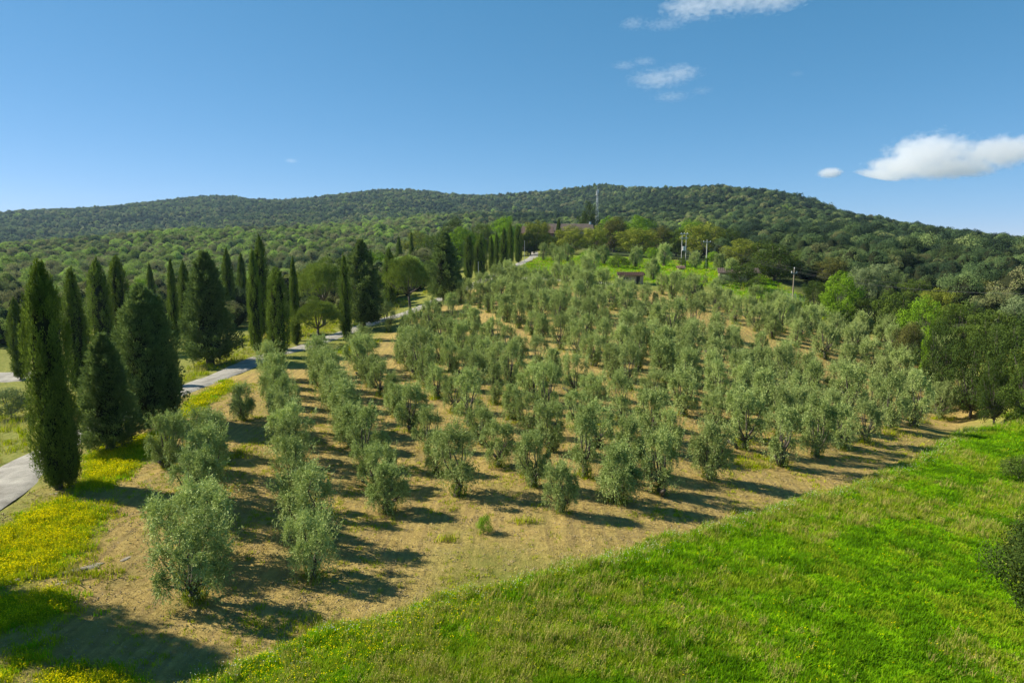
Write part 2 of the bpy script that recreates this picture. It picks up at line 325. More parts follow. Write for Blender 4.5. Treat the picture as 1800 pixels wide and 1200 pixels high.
def ground_material():
    m, nt, out = new_mat('ground_cover')
    A = {k: N(nt, 'Attribute', attribute_name=k).outputs['Fac'] for k in ('meadow', 'flower', 'rough', 'garden', 'grove', 'wood')}
    n1 = noise_node(nt, .35, 5); n2 = noise_node(nt, 2.2, 6, rough=.65); n3 = noise_node(nt, 14, 5, rough=.7); n4 = noise_node(nt, .09, 3)
    soil = ramp(nt, n2.outputs['Fac'], [(.28, (0.2522, 0.1743, 0.0527)), (.5, (0.4036, 0.2885, 0.0891)), (.72, (0.5550, 0.4146, 0.1357))]).outputs[0]
    soil = mixc(nt, math_n(nt, 'MULTIPLY', n3.outputs['Fac'], .55), soil, ramp(nt, n3.outputs['Fac'], [(.35, (0.2397, 0.1623, 0.0465)), (.65, (0.6054, 0.4568, 0.1472))]).outputs[0])
    n5 = noise_node(nt, 38, 4, rough=.75); n6 = noise_node(nt, 1.0, 4)
    mp = N(nt, 'Mapping'); mp.inputs['Rotation'].default_value = (0, 0, math.radians(-21.5)); mp.inputs['Scale'].default_value = (3.2, .16, 1); tcn = N(nt, 'TexCoord'); nt.links.new(tcn.outputs['Object'], mp.inputs[0]); nt.links.new(mp.outputs[0], n6.inputs['Vector'])
    soil = mixc(nt, math_n(nt, 'MULTIPLY', ramp(nt, n6.outputs['Fac'], [(.42, (0, 0, 0)), (.62, (1, 1, 1))]).outputs[0], .5), soil, (.175, .125, .062))
    soil = mixc(nt, math_n(nt, 'MULTIPLY', ramp(nt, n5.outputs['Fac'], [(.56, (0, 0, 0)), (.66, (1, 1, 1))]).outputs[0], .65), soil, (.10, .07, .035))
    patch = ramp(nt, n1.outputs['Fac'], [(.50, (0, 0, 0)), (.66, (1, 1, 1))]).outputs[0]
    soil = mixc(nt, math_n(nt, 'MULTIPLY', patch, .5), soil, (.235, .215, .060))
    meadow = ramp(nt, n1.outputs['Fac'], [(.30, (0.1063, 0.2340, 0.0040)), (.5, (0.1562, 0.3055, 0.0048)), (.7, (0.3250, 0.3770, 0.0140))]).outputs[0]
    flower = ramp(nt, n3.outputs['Fac'], [(.35, (0.1250, 0.1950, 0.0048)), (.6, (0.3000, 0.3120, 0.0072))]).outputs[0]
    rough = ramp(nt, n2.outputs['Fac'], [(.3, (.12, .155, .02)), (.7, (.27, .25, .06))]).outputs[0]
    garden = ramp(nt, n1.outputs['Fac'], [(.3, (.095, .165, .015)), (.55, (.16, .225, .02)), (.75, (.27, .26, .07))]).outputs[0]
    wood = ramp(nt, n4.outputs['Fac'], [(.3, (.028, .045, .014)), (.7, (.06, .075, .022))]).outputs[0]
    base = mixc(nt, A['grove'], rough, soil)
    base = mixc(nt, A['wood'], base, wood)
    base = mixc(nt, A['garden'], base, garden); base = mixc(nt, A['rough'], base, rough)
    base = mixc(nt, A['flower'], base, flower); base = mixc(nt, A['meadow'], base, meadow)
    p = N(nt, 'BsdfPrincipled'); p.inputs['Roughness'].default_value = .95; p.inputs['Specular IOR Level'].default_value = .1
    nt.links.new(base, p.inputs['Base Color'])
    b = N(nt, 'Bump'); b.inputs['Strength'].default_value = 1.0; b.inputs['Distance'].default_value = .16
    hsum = math_n(nt, 'ADD', math_n(nt, 'ADD', n2.outputs['Fac'], math_n(nt, 'MULTIPLY', n3.outputs['Fac'], .55)), math_n(nt, 'MULTIPLY', n5.outputs['Fac'], .22))
    nt.links.new(hsum, b.inputs['Height']); nt.links.new(b.outputs[0], p.inputs['Normal'])
    nt.links.new(p.outputs[0], out.inputs[0]); return m
M['ground'] = ground_material()
M['gravel'] = simple_material('gravel', (.20, .19, .175), (.36, .345, .32), 5, bump=.5, detail=8)
def gravel_material():
    m, nt, out = new_mat('gravel'); a = noise_node(nt, .8, 5); b = noise_node(nt, 18, 6, rough=.7)
    c1 = ramp(nt, a.outputs['Fac'], [(.3, (0.2272, 0.2042, 0.1638)), (.5, (0.3294, 0.3091, 0.2662)), (.72, (0.4544, 0.4250, 0.3584))]).outputs[0]; c2 = ramp(nt, b.outputs['Fac'], [(.3, (0.5112, 0.4968, 0.4608)), (.7, (1.15, 1.15, 1.15))]).outputs[0]
    p = N(nt, 'BsdfPrincipled'); p.inputs['Roughness'].default_value = .95; nt.links.new(mixc(nt, 1.0, c1, c2, 'MULTIPLY'), p.inputs['Base Color'])
    bm_ = N(nt, 'Bump'); bm_.inputs['Distance'].default_value = .06; nt.links.new(b.outputs['Fac'], bm_.inputs['Height']); nt.links.new(bm_.outputs[0], p.inputs['Normal']); nt.links.new(p.outputs[0], out.inputs[0]); return m
M['gravel'] = gravel_material()
M['track'] = simple_material('track', (.38, .34, .26), (.56, .50, .40), 3, bump=.4, detail=6)

# ------------------------------------------------------------------ objects
def link(o, parent=None):
    COL.objects.link(o)
    if parent: o.parent = parent
    return o
def mesh_from(name, V, F, mats, tint=None, midx=None, smooth_shade=False):
    """V (n,3); F list/array of tris or quads -> mesh"""
    me = bpy.data.meshes.new(name)
    if isinstance(F, np.ndarray):
        nf, k = F.shape
        me.vertices.add(len(V)); me.vertices.foreach_set('co', np.asarray(V, np.float32).ravel())
        me.loops.add(nf * k); me.loops.foreach_set('vertex_index', F.astype(np.int32).ravel())
        me.polygons.add(nf); me.polygons.foreach_set('loop_start', np.arange(0, nf * k, k, dtype=np.int32))
        me.update(calc_edges=True)
    else:
        me.from_pydata([tuple(v) for v in V], [], [tuple(f) for f in F])
    for m in (mats if isinstance(mats, (list, tuple)) else [mats] if mats else []): me.materials.append(m)
    if tint is not None:
        a = me.attributes.new('tint', 'FLOAT', 'FACE'); a.data.foreach_set('value', np.asarray(tint, np.float32))
    if midx is not None: me.polygons.foreach_set('material_index', np.asarray(midx, np.int32))
    if smooth_shade: me.polygons.foreach_set('use_smooth', np.ones(len(me.polygons), bool))
    return me
def tag(o, label=None, cat=None, group=None, kind=None):
    for k, v in (('label', label), ('category', cat), ('group', group), ('kind', kind)):
        if v: o[k] = v
    return o
def obj(name, me, parent=None, loc=None):
    o = bpy.data.objects.new(name, me); link(o, parent)
    if loc is not None: o.location = loc
    return o
def empty(name, loc=(0, 0, 0), rz=0):
    o = bpy.data.objects.new(name, None); link(o); o.empty_display_size = .3
    o.location = loc; o.rotation_euler = (0, 0, rz); return o
class MB:
    """collects boxes, bars and tubes for one mesh"""
    def __init__(s): s.V, s.F = [], []
    def add(s, V, F):
        o = len(s.V); s.V += [tuple(v) for v in V]; s.F += [tuple(i + o for i in f) for f in F]; return s
    def box(s, x0, x1, y0, y1, z0, z1):
        return s.add([(x0,y0,z0),(x1,y0,z0),(x1,y1,z0),(x0,y1,z0),(x0,y0,z1),(x1,y0,z1),(x1,y1,z1),(x0,y1,z1)],
                     [(3,2,1,0),(4,5,6,7),(0,1,5,4),(1,2,6,5),(2,3,7,6),(3,0,4,7)])
    def tube(s, P, R, n=7, cap=True):
        V, F = tube(P, R, n, cap); return s.add(V, F)
    def build(s, name, mat, parent=None, loc=None, smooth_shade=False):
        return obj(name, mesh_from(name, s.V, s.F, mat, smooth_shade=smooth_shade), parent, loc)
def tube(P, R, n=7, cap=True):
    P = [Vector(p) for p in P]; V, F = [], []
    up = Vector((0, 0, 1))
    for i, p in enumerate(P):
        d = (P[min(i + 1, len(P) - 1)] - P[max(i - 1, 0)]).normalized()
        a = d.cross(Vector((1, .13, .2)) if abs(d.x) < .9 else Vector((0, 1, 0))).normalized(); b = d.cross(a)
        for k in range(n):
            t = 2 * math.pi * k / n; V.append(p + (a * math.cos(t) + b * math.sin(t)) * R[i])
    for i in range(len(P) - 1):
        for k in range(n):
            F.append((i * n + k, i * n + (k + 1) % n, (i + 1) * n + (k + 1) % n, (i + 1) * n + k))
    if cap:
        F.append(tuple(range(n))[::-1]); F.append(tuple((len(P) - 1) * n + k for k in range(n)))
    return V, F

# ---- ground sheet (polar grid, fine near the camera, out past the horizon)
def build_ground():
    fine = np.radians(np.arange(-46, 46.01, .22)); coarse = np.radians(np.arange(50, 310.1, 4))
    az = np.concatenate([fine, coarse]); rr = np.concatenate([[0.01, 3, 6], np.exp(np.linspace(math.log(9), math.log(7000), 330))])
    ga, gr = np.meshgrid(az, rr, indexing='ij'); x = np.sin(ga) * gr; y = np.cos(ga) * gr
    z = height(x, y)
    na, nr = ga.shape; idx = np.arange(na * nr).reshape(na, nr); nx = np.roll(idx, -1, 0)
    F = np.stack([idx[:, :-1], idx[:, 1:], nx[:, 1:], nx[:, :-1]], -1).reshape(-1, 4)
    V = np.stack([x, y, z], -1).reshape(-1, 3)
    me = mesh_from('ground', V, F, M['ground'], smooth_shade=True)
    mk = near_masks(V[:, 0], V[:, 1]); r = np.hypot(V[:, 0], V[:, 1])
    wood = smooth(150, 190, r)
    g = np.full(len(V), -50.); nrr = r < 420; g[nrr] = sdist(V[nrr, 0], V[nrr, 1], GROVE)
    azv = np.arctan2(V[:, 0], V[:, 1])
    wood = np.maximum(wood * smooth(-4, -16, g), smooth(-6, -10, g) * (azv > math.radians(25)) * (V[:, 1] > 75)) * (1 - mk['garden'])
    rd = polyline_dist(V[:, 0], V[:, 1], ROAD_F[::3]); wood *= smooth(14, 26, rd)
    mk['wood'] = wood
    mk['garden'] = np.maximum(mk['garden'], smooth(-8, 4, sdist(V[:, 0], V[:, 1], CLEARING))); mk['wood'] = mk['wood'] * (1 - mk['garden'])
    for k, a in mk.items():
        at = me.attributes.new(k, 'FLOAT', 'POINT'); at.data.foreach_set('value', a.astype(np.float32))
    return tag(obj('ground', me), kind='structure')
build_ground()

def strip(name, line, width, mat, lift=.05, crown=.06, seed=0):
    line = np.asarray(line); d = np.gradient(line, axis=0); d /= np.linalg.norm(d, axis=1)[:, None]; nrm = np.stack([d[:, 1], -d[:, 0]], 1)
    cols = np.linspace(-1, 1, 9); V = []; n = len(line)
    s = np.concatenate([[0], np.cumsum(np.linalg.norm(np.diff(line, axis=0), axis=1))])
    for j, c in enumerate(cols):
        w = width / 2 * (1 + .16 * (fbm(s / 2.3, s * 0 + c * 5, seed + 40) - .5) * 2) * c
        p = line + nrm * w[:, None]
        z = height(p[:, 0], p[:, 1]) if False else base_height(p[:, 0], p[:, 1])
        rut = -.035 * math.exp(-((abs(c) - .45) / .16) ** 2)
        V.append(np.column_stack([p, z + lift + crown * (1 - c * c) + rut - (.12 if abs(c) == 1 else 0)]))
    V = np.stack(V, 1).reshape(-1, 3); k = len(cols); idx = np.arange(n * k).reshape(n, k)
    F = np.stack([idx[:-1, :-1], idx[:-1, 1:], idx[1:, 1:], idx[1:, :-1]], -1).reshape(-1, 4)
    return tag(obj(name, mesh_from(name, V, F, mat, smooth_shade=True)), kind='structure')
strip('road', ROAD_F, 3.7, M['gravel'])
strip('path', TRACK_F, 2.4, M['track'], lift=.10, seed=3)
strip('yard', YARD_F, 6.5, M['gravel'], seed=5)

# ------------------------------------------------------------------ foliage makers (numpy)
def rand_dirs(g, n):
    v = g.normal(size=(n, 3)); return v / np.linalg.norm(v, axis=1)[:, None]
def unit(v): return v / (np.linalg.norm(v, axis=-1, keepdims=True) + 1e-9)
def leaves(Pb, D, g, L, W, flat=None):
    """diamond leaves: base points, directions -> verts, quads"""
    n = len(Pb); Nn = rand_dirs(g, n) if flat is None else unit(flat + .6 * rand_dirs(g, n))
    S = unit(np.cross(D, Nn)); L = np.broadcast_to(L, (n,))[:, None]; W = np.broadcast_to(W, (n,))[:, None]
    V = np.stack([Pb, Pb + D * L * .45 + S * W * .5, Pb + D * L, Pb + D * L * .45 - S * W * .5], 1).reshape(-1, 3)
    F = np.arange(4 * n).reshape(n, 4); return V, F
def bezier(a, b, c, n):
    t = np.linspace(0, 1, n)[:, None]; return (1 - t) ** 2 * a + 2 * t * (1 - t) * b + t * t * c
def tubes_mesh(name, segs, mat, n=6):
    V, F = [], []
    for P, R in segs:
        v, f = tube(P, R, n); o = len(V); V += v; F += [tuple(i + o for i in q) for q in f]
    return mesh_from(name, V, F, mat, smooth_shade=True)

def olive_meshes(seed, leaves_per_twig=16, twigs=74):
    g = np.random.default_rng(seed); H = g.uniform(3.8, 4.9); W = g.uniform(1.3, 1.9)
    nl = g.integers(9, 16); fork = np.array([g.normal(0, .12), g.normal(0, .12), g.uniform(.55, .95)])
    segs = []; base = [np.array([0, 0, -.3]), np.array([g.normal(0, .06), g.normal(0, .06), .25]), fork]
    segs.append((base, [.30, .22, .17]))
    if g.random() < .45:
        f2 = fork + np.array([g.normal(0, .5), g.normal(0, .5), .1]); segs.append(([np.array([.1, .1, -.3]), f2 * .5, f2], [.22, .15, .11]))
    lobes = []; sq = g.uniform(.75, 1.0); sa = g.uniform(0, 3.14)
    for i in range(nl):
        a = 2 * math.pi * (i * .618 + g.uniform(0, .12)); rad = W * math.sqrt(g.uniform(.15, .80)); zz = H * g.uniform(.32, .74) + .12 * (W - rad)
        if i < 3: rad *= .45; zz = H * g.uniform(.70, .84)
        elif i > nl - 4: rad = W * g.uniform(.35, .7); zz = H * g.uniform(.26, .36)
        c = np.array([math.cos(a) * rad, math.sin(a) * rad * sq, zz]); lobes.append((c, g.uniform(.36, .56), g.uniform(.70, 1.25)))
        mid = (fork + c) / 2 + np.array([math.cos(a) * .25, math.sin(a) * .25, -.1]) ; pl = bezier(fork, mid, c, 6)
        pl = pl + np.vstack([np.zeros(3), g.normal(0, .05, (5, 3))]); r0 = g.uniform(.06, .10)
        segs.append((list(pl), list(np.linspace(r0, .014, 6))))
    PB, DD, TT = [], [], []
    for c, rx, rz_ in lobes:
        d = rand_dirs(g, twigs); d[:, 2] += .35; d = unit(d); sc = np.array([rx, rx, rz_])
        st = c + d * sc * g.uniform(.05, .5, (twigs, 1)); ln = g.uniform(.35, .80, twigs)
        t = np.linspace(.1, 1, leaves_per_twig)
        droop = g.uniform(.05, .85, twigs)
        pos = st[:, None] + (d * sc)[:, None] * (ln[:, None] * t)[..., None] + np.array([0, 0, -1.])[None, None] * (droop[:, None] * (t ** 2) * .45)[..., None]
        pos = pos + g.normal(0, .035, pos.shape)
        tang = d[:, None] * np.ones_like(pos) + np.array([0, 0, -.9]) * (droop[:, None] * t)[..., None]
        DD.append(unit(tang + g.normal(0, .5, pos.shape)).reshape(-1, 3)); PB.append(pos.reshape(-1, 3))
        TT.append(np.repeat(g.uniform(0, 1, twigs) * .6 + g.uniform(0, .4), leaves_per_twig))
    # long hanging sprays low on the crown and a few leaders above it
    k = 44; a = g.uniform(0, 2 * math.pi, k); rad = W * g.uniform(.45, .95, k)
    st = np.stack([np.cos(a) * rad, np.sin(a) * rad, H * g.uniform(.26, .48, k)], 1); t = np.linspace(0, 1, 20)
    pos = st[:, None] + np.array([0, 0, -1.]) * (t[None] * g.uniform(.5, 1.1, k)[:, None])[..., None] + g.normal(0, .06, (k, 20, 3))
    PB.append(pos.reshape(-1, 3)); DD.append(unit(np.array([0, 0, -.8]) + g.normal(0, .5, pos.shape)).reshape(-1, 3)); TT.append(np.repeat(g.uniform(0, 1, k), 20))
    k = 64; a = g.uniform(0, 2 * math.pi, k); rad = W * g.uniform(.0, .95, k); st = np.stack([np.cos(a) * rad, np.sin(a) * rad, H * g.uniform(.58, .90, k) - .25 * rad], 1)
    up = unit(np.stack([np.cos(a) * .45, np.sin(a) * .45, np.ones(k)], 1) + g.normal(0, .15, (k, 3))); pos = st[:, None] + up[:, None] * (t[None] * g.uniform(.35, 1.0, k)[:, None])[..., None] + g.normal(0, .05, (k, 20, 3))
    PB.append(pos.reshape(-1, 3)); DD.append(unit(up[:, None] + g.normal(0, .5, pos.shape)).reshape(-1, 3)); TT.append(np.repeat(g.uniform(.3, 1, k), 20))
    PB, DD, TT = np.vstack(PB), np.vstack(DD), np.concatenate(TT)
    keep = PB[:, 2] > .2; PB, DD, TT = PB[keep], DD[keep], TT[keep]; n = len(PB)
    V, F = leaves(PB, DD, g, g.uniform(.10, .165, n), g.uniform(.030, .048, n))
    tint = np.clip(.55 * TT + .45 * g.uniform(0, 1, n), 0, 1)
    crown = mesh_from('olive_crown', V, F, M['olive_leaf'], tint)
    # upright green suckers round the trunk foot
    k = 420; a = g.uniform(0, 2 * math.pi, k); rad = g.uniform(.05, .50, k)
    Pb = np.stack([np.cos(a) * rad, np.sin(a) * rad, g.uniform(-.05, .85, k) * (1.1 - rad)], 1)
    D = unit(np.stack([np.cos(a) * .5, np.sin(a) * .5, np.ones(k)], 1) + g.normal(0, .3, (k, 3)))
    sv, sf = leaves(Pb, D, g, g.uniform(.16, .32, k), g.uniform(.03, .055, k))
    suck = mesh_from('olive_suckers', sv, sf, M['olive_shoot'], g.uniform(0, 1, k))
    return tubes_mesh('olive_trunk', segs, M['bark']), crown, suck, H, 2 * W + .7

def spire_profile(t, full=.5, conical=False):
    if conical: return np.minimum(1, t / .10 + .35) * np.clip(1 - t, 0, 1) ** .62 * 1.08
    return np.minimum(1, (t / .16 + .16)) ** .6 * np.clip(1 - np.clip((t - full) / (1 - full), 0, 1) ** 1.7, 0, 1) ** .85
def cypress_meshes(seed, H=14., R=1.55, spires=3, n=15000, plumes=150, prad=.30, plen=1.0, flare=.18, tl=.30, tw=.075, full=.58, mat='cypress_leaf', trunk_h=.5, conical=False, core=.55, rough=.09, sidespan=(.45, .9)):
    """foliage built as upright plumes packed round one or more leaders, over a solid core coloured dark for the inner shade"""
    g = np.random.default_rng(seed)
    sp = [(np.zeros(2), H, R)]
    for i in range(spires - 1):
        a = g.uniform(0, 2 * math.pi); q_ = g.uniform(.34, .55)
        sp.append((np.array([math.cos(a), math.sin(a)]) * R * (1.02 - q_), H * g.uniform(*sidespan), R * q_))
    PB, DD, TT, NN, CV, CF = [], [], [], [], [], []; vo = 0
    wsum = sum(h * r for _, h, r in sp)
    for si, (off, h, r) in enumerate(sp):
        K = max(24, int(plumes * h * r / wsum)); m = max(40, int(n * h * r / wsum / K)); tb = trunk_h
        t = (np.arange(K) + g.random(K)) / K; t = np.where(g.random(K) < .12, g.uniform(.8, 1, K), t * .97); a = np.arange(K) * 2.39996 + g.uniform(-.5, .5, K)
        rr = r * spire_profile(t, full, conical) * (1 + g.normal(0, rough, K)); s_ = g.uniform(.7, 1.3, K) * (.55 + .45 * spire_profile(t, full, conical)) * min(1, .55 + .45 * r / 1.4)
        ctr = off * (1 - t * .3)[:, None] + np.stack([np.cos(a), np.sin(a)], 1) * np.maximum(0, rr - prad * s_ * .8)[:, None]
        C = np.column_stack([ctr, tb + t * (h - tb) - plen * s_ * .25]); C[:, 2] = np.maximum(C[:, 2], tb + plen * s_ * .5)
        ax = unit(np.column_stack([np.cos(a) * flare, np.sin(a) * flare, np.ones(K)]) + g.normal(0, .07, (K, 3)))
        e1 = unit(np.cross(ax, np.array([.3, .8, .1]))); e2 = np.cross(ax, e1)
        d = rand_dirs(g, K * m).reshape(K, m, 3); q_ = (.35 + .75 * g.random((K, m, 1)) ** .7)
        taper = 1 - .45 * np.clip(d[..., 2:3], -.2, 1)
        loc = (e1[:, None] * d[..., :1] + e2[:, None] * d[..., 1:2]) * (prad * s_)[:, None, None] * q_ * taper + ax[:, None] * d[..., 2:3] * (plen * s_)[:, None, None] * q_
        PB.append((C[:, None] + loc).reshape(-1, 3)); NN.append(unit(unit(loc) * .8 + np.column_stack([np.cos(a), np.sin(a), np.full(K, .25)])[:, None] * .7).reshape(-1, 3))
        DD.append(unit(ax[:, None] * .9 + unit(loc) * .55 + g.normal(0, .25, loc.shape)).reshape(-1, 3))
        TT.append(np.clip(np.repeat(g.uniform(.1, .8, K), m) + g.normal(0, .18, K * m) + .12 * d[..., 2].ravel(), 0, 1))
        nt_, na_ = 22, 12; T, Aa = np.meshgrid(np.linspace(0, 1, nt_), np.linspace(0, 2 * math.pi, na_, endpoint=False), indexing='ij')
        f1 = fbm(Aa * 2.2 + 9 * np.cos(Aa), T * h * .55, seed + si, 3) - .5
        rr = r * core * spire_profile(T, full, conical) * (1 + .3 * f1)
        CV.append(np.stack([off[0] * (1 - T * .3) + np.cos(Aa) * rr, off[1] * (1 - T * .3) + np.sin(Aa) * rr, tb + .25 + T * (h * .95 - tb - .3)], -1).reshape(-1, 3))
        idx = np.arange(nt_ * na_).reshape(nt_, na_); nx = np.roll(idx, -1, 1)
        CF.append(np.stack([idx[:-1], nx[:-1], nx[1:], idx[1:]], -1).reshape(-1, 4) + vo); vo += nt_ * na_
    PB, DD, TT, NN = np.vstack(PB), np.vstack(DD), np.concatenate(TT), np.vstack(NN); n = len(PB)
    V, F = leaves(PB, DD, g, g.uniform(.6, 1.3, n) * tl, g.uniform(.7, 1.3, n) * tw, NN)
    CVa, CFa = np.vstack(CV), np.vstack(CF)
    crown = mesh_from('cypress_crown', np.vstack([V, CVa]), np.vstack([F, CFa + len(V)]), [M[mat], M['shade_core']], np.concatenate([TT, np.full(len(CFa), .05)]), np.concatenate([np.zeros(len(F)), np.ones(len(CFa))]))
    trunk = tubes_mesh('cypress_trunk', [([(0, 0, -.5), (0, 0, trunk_h + .2), (0, 0, H * .6)], [.30 * R / 1.5, .22 * R / 1.5, .06])] +
                       ([([(.15, .1, -.4), (.3, .15, .7), (.35, .2, 2)], [.12, .1, .05])] if spires > 2 else []), M['bark'])
    return trunk, crown, H, 2 * float(np.percentile(np.hypot(PB[:, 0], PB[:, 1]), 96))

def clump_tree(seed, H=9., W=8., trunk_h=1.6, clumps=30, n=6500, leaf=(.24, .46), mat='mid_leaf', zflat=.8, shell=.55, rclump=(.16, .27), bottom=.12, needle=False, umbrella=False, name='tree', trunk_r=.22):
    g = np.random.default_rng(seed); segs = []; lean = g.normal(0, .04 * H, 2)
    fork = np.array([lean[0] * .4, lean[1] * .4, trunk_h]); segs.append(([np.array([0, 0, -.5]), fork * np.array([.4, .4, .5]), fork], [trunk_r * 1.4, trunk_r * 1.05, trunk_r * .85]))
    C = []; ch = H - trunk_h * .75
    for i in range(clumps):
        a = 2 * math.pi * (i * .618034 + g.uniform(0, .1))
        if umbrella:
            q_ = math.sqrt((i + .5) / clumps); rad = W / 2 * .84 * q_; z = H * (.84 - .34 * q_ ** 2.0) + g.normal(0, .03 * H)
            rc = W * g.uniform(*rclump) * .85; rz_ = rc * .74
        else:
            tz = (i + .5) / clumps; tz = bottom + (1 - bottom) * tz; ph = math.acos(1 - 2 * min(.98, max(.02, 1 - tz)))
            rr = W / 2 * math.sin(ph) ** .75 * g.uniform(.40, .98); rad = rr; z = trunk_h * .75 + ch * (tz * .86 + .02) + g.normal(0, .055 * H)
            rc = W * g.uniform(*rclump); rz_ = rc * zflat
        c = np.array([lean[0] + math.cos(a) * rad, lean[1] + math.sin(a) * rad, z]); C.append((c, rc, rz_))
        if i % (4 if umbrella else 2) == 0:
            mid = fork + (c - fork) * .5 + np.array([math.cos(a), math.sin(a), -.3]) * .06 * W * (1.6 if umbrella else 1)
            segs.append((list(bezier(fork, mid, c, 5)), list(np.linspace(trunk_r * .42, .03, 5))))
    tot = sum(r * r for _, r, _ in C); PB, NN, TT = [], [], []
    for c, rc, rz_ in C:
        m = int(n * rc * rc / tot); d = rand_dirs(g, m)
        if umbrella: d[:, 2] = np.abs(d[:, 2]) * np.where(g.random(m) < .72, 1, -1)
        rr = (shell + (1 - shell) * g.random(m) ** .6) * (1 + .25 * (vnoise(d[:, 0] * 3 + c[0] * 7, d[:, 1] * 3 + d[:, 2] * 5, seed) - .5) * 2)
        PB.append(c + d * np.array([rc, rc, rz_]) * rr[:, None]); NN.append(d)
        TT.append(np.clip(g.uniform(.2, .8) + g.normal(0, .2, m), 0, 1))
    PB, NN, TT = np.vstack(PB), np.vstack(NN), np.concatenate(TT); n = len(PB)
    D = unit(np.cross(NN, rand_dirs(g, n)) * (.35 if needle else 1.0) + NN * (.9 if needle else .25) + np.array([0, 0, .25 if needle else -.15]))
    L = g.uniform(leaf[0], leaf[1], n); V, F = leaves(PB - D * L[:, None] * .5, D, g, L, L * (.22 if needle else .62), None if needle else NN)
    return tubes_mesh(name + '_trunk', segs, M['bark']), mesh_from(name + '_crown', V, F, M[mat], TT), H, W

# ---- prototypes
OLIVES = [olive_meshes(100 + i) for i in range(14)]
CYP = [cypress_meshes(200, 14, 1.60, 5, 70000, 460, prad=.32, plen=.95, tl=.19, tw=.06, full=.6), cypress_meshes(201, 14, 1.35, 1, 26000, 230, prad=.33, tl=.24), cypress_meshes(202, 14, 1.5, 3, 26000, 250, prad=.33, tl=.24),
       cypress_meshes(203, 14, 1.4, 4, 26000, 250, prad=.33, tl=.24, full=.55), cypress_meshes(204, 14, 1.3, 1, 26000, 220, prad=.33, tl=.24, rough=.16, full=.42), cypress_meshes(205, 14, 1.6, 2, 26000, 250, prad=.33, tl=.24, full=.66)]
BUSHY = [cypress_meshes(220, 10, 2.5, 4, 50000, 400, prad=.46, plen=.62, flare=.75, tl=.26, tw=.075, full=.45, mat='bushy_leaf', core=.5, rough=.14, sidespan=(.6, .95)),
         cypress_meshes(221, 10, 2.2, 1, 38000, 300, prad=.45, plen=.70, flare=.95, tl=.28, tw=.08, mat='bushy_leaf', conical=True, trunk_h=.7, core=.45, rough=.22),
         cypress_meshes(222, 10, 2.2, 4, 40000, 320, prad=.46, plen=.66, flare=.8, tl=.28, tw=.08, full=.25, mat='bushy_leaf', trunk_h=1.0, core=.48, rough=.2, sidespan=(.5, .8))]
PINES = [clump_tree(240 + i, H=8, W=9, trunk_h=2.9, clumps=40, n=28000, leaf=(.16, .30), mat='pine_leaf', umbrella=True, needle=True, rclump=(.10, .17), shell=.5, name='pine', trunk_r=.24) for i in range(2)]
BROAD = {k: [clump_tree(300 + 10 * j + i, H=9, W=8.4, trunk_h=1.1, bottom=.05, clumps=54 + 8 * i, n=16000, leaf=(.14, .27), mat=k, rclump=(.075, .175), shell=.6, name='tree') for i in range(2 if k not in ('dark_leaf', 'mid_leaf') else 3)] for j, k in enumerate(GREENS)}
SHRUB = {k: clump_tree(400 + j, H=3, W=3.4, trunk_h=.4, clumps=18, n=5000, leaf=(.08, .18), mat=k, rclump=(.16, .26), name='shrub', trunk_r=.08) for j, k in enumerate(('lime_leaf', 'mid_leaf', 'dark_leaf', 'grey_leaf'))}

def plant(name, label, cat, x, y, trunk, crown, sxy, sz, group=None, rz=None, extra=None, crown_name='crown', tilt=0):
    e = empty(name, (x, y, hz(x, y) - .03), random.uniform(0, 6.28) if rz is None else rz)
    e.scale = (sxy, sxy, sz); e.rotation_euler[0] = tilt
    tag(e, label, cat, group)
    obj('trunk', trunk, e); obj(crown_name, crown, e)
    if extra: obj('base_shoots', extra, e)
    return e
ORD = 'zeroth first second third fourth fifth sixth seventh eighth ninth tenth eleventh twelfth thirteenth fourteenth fifteenth sixteenth seventeenth eighteenth nineteenth twentieth'.split()
ORD += ['twenty-' + w for w in ORD[1:10]] + ['thirtieth'] + ['thirty-' + w for w in ORD[1:10]]

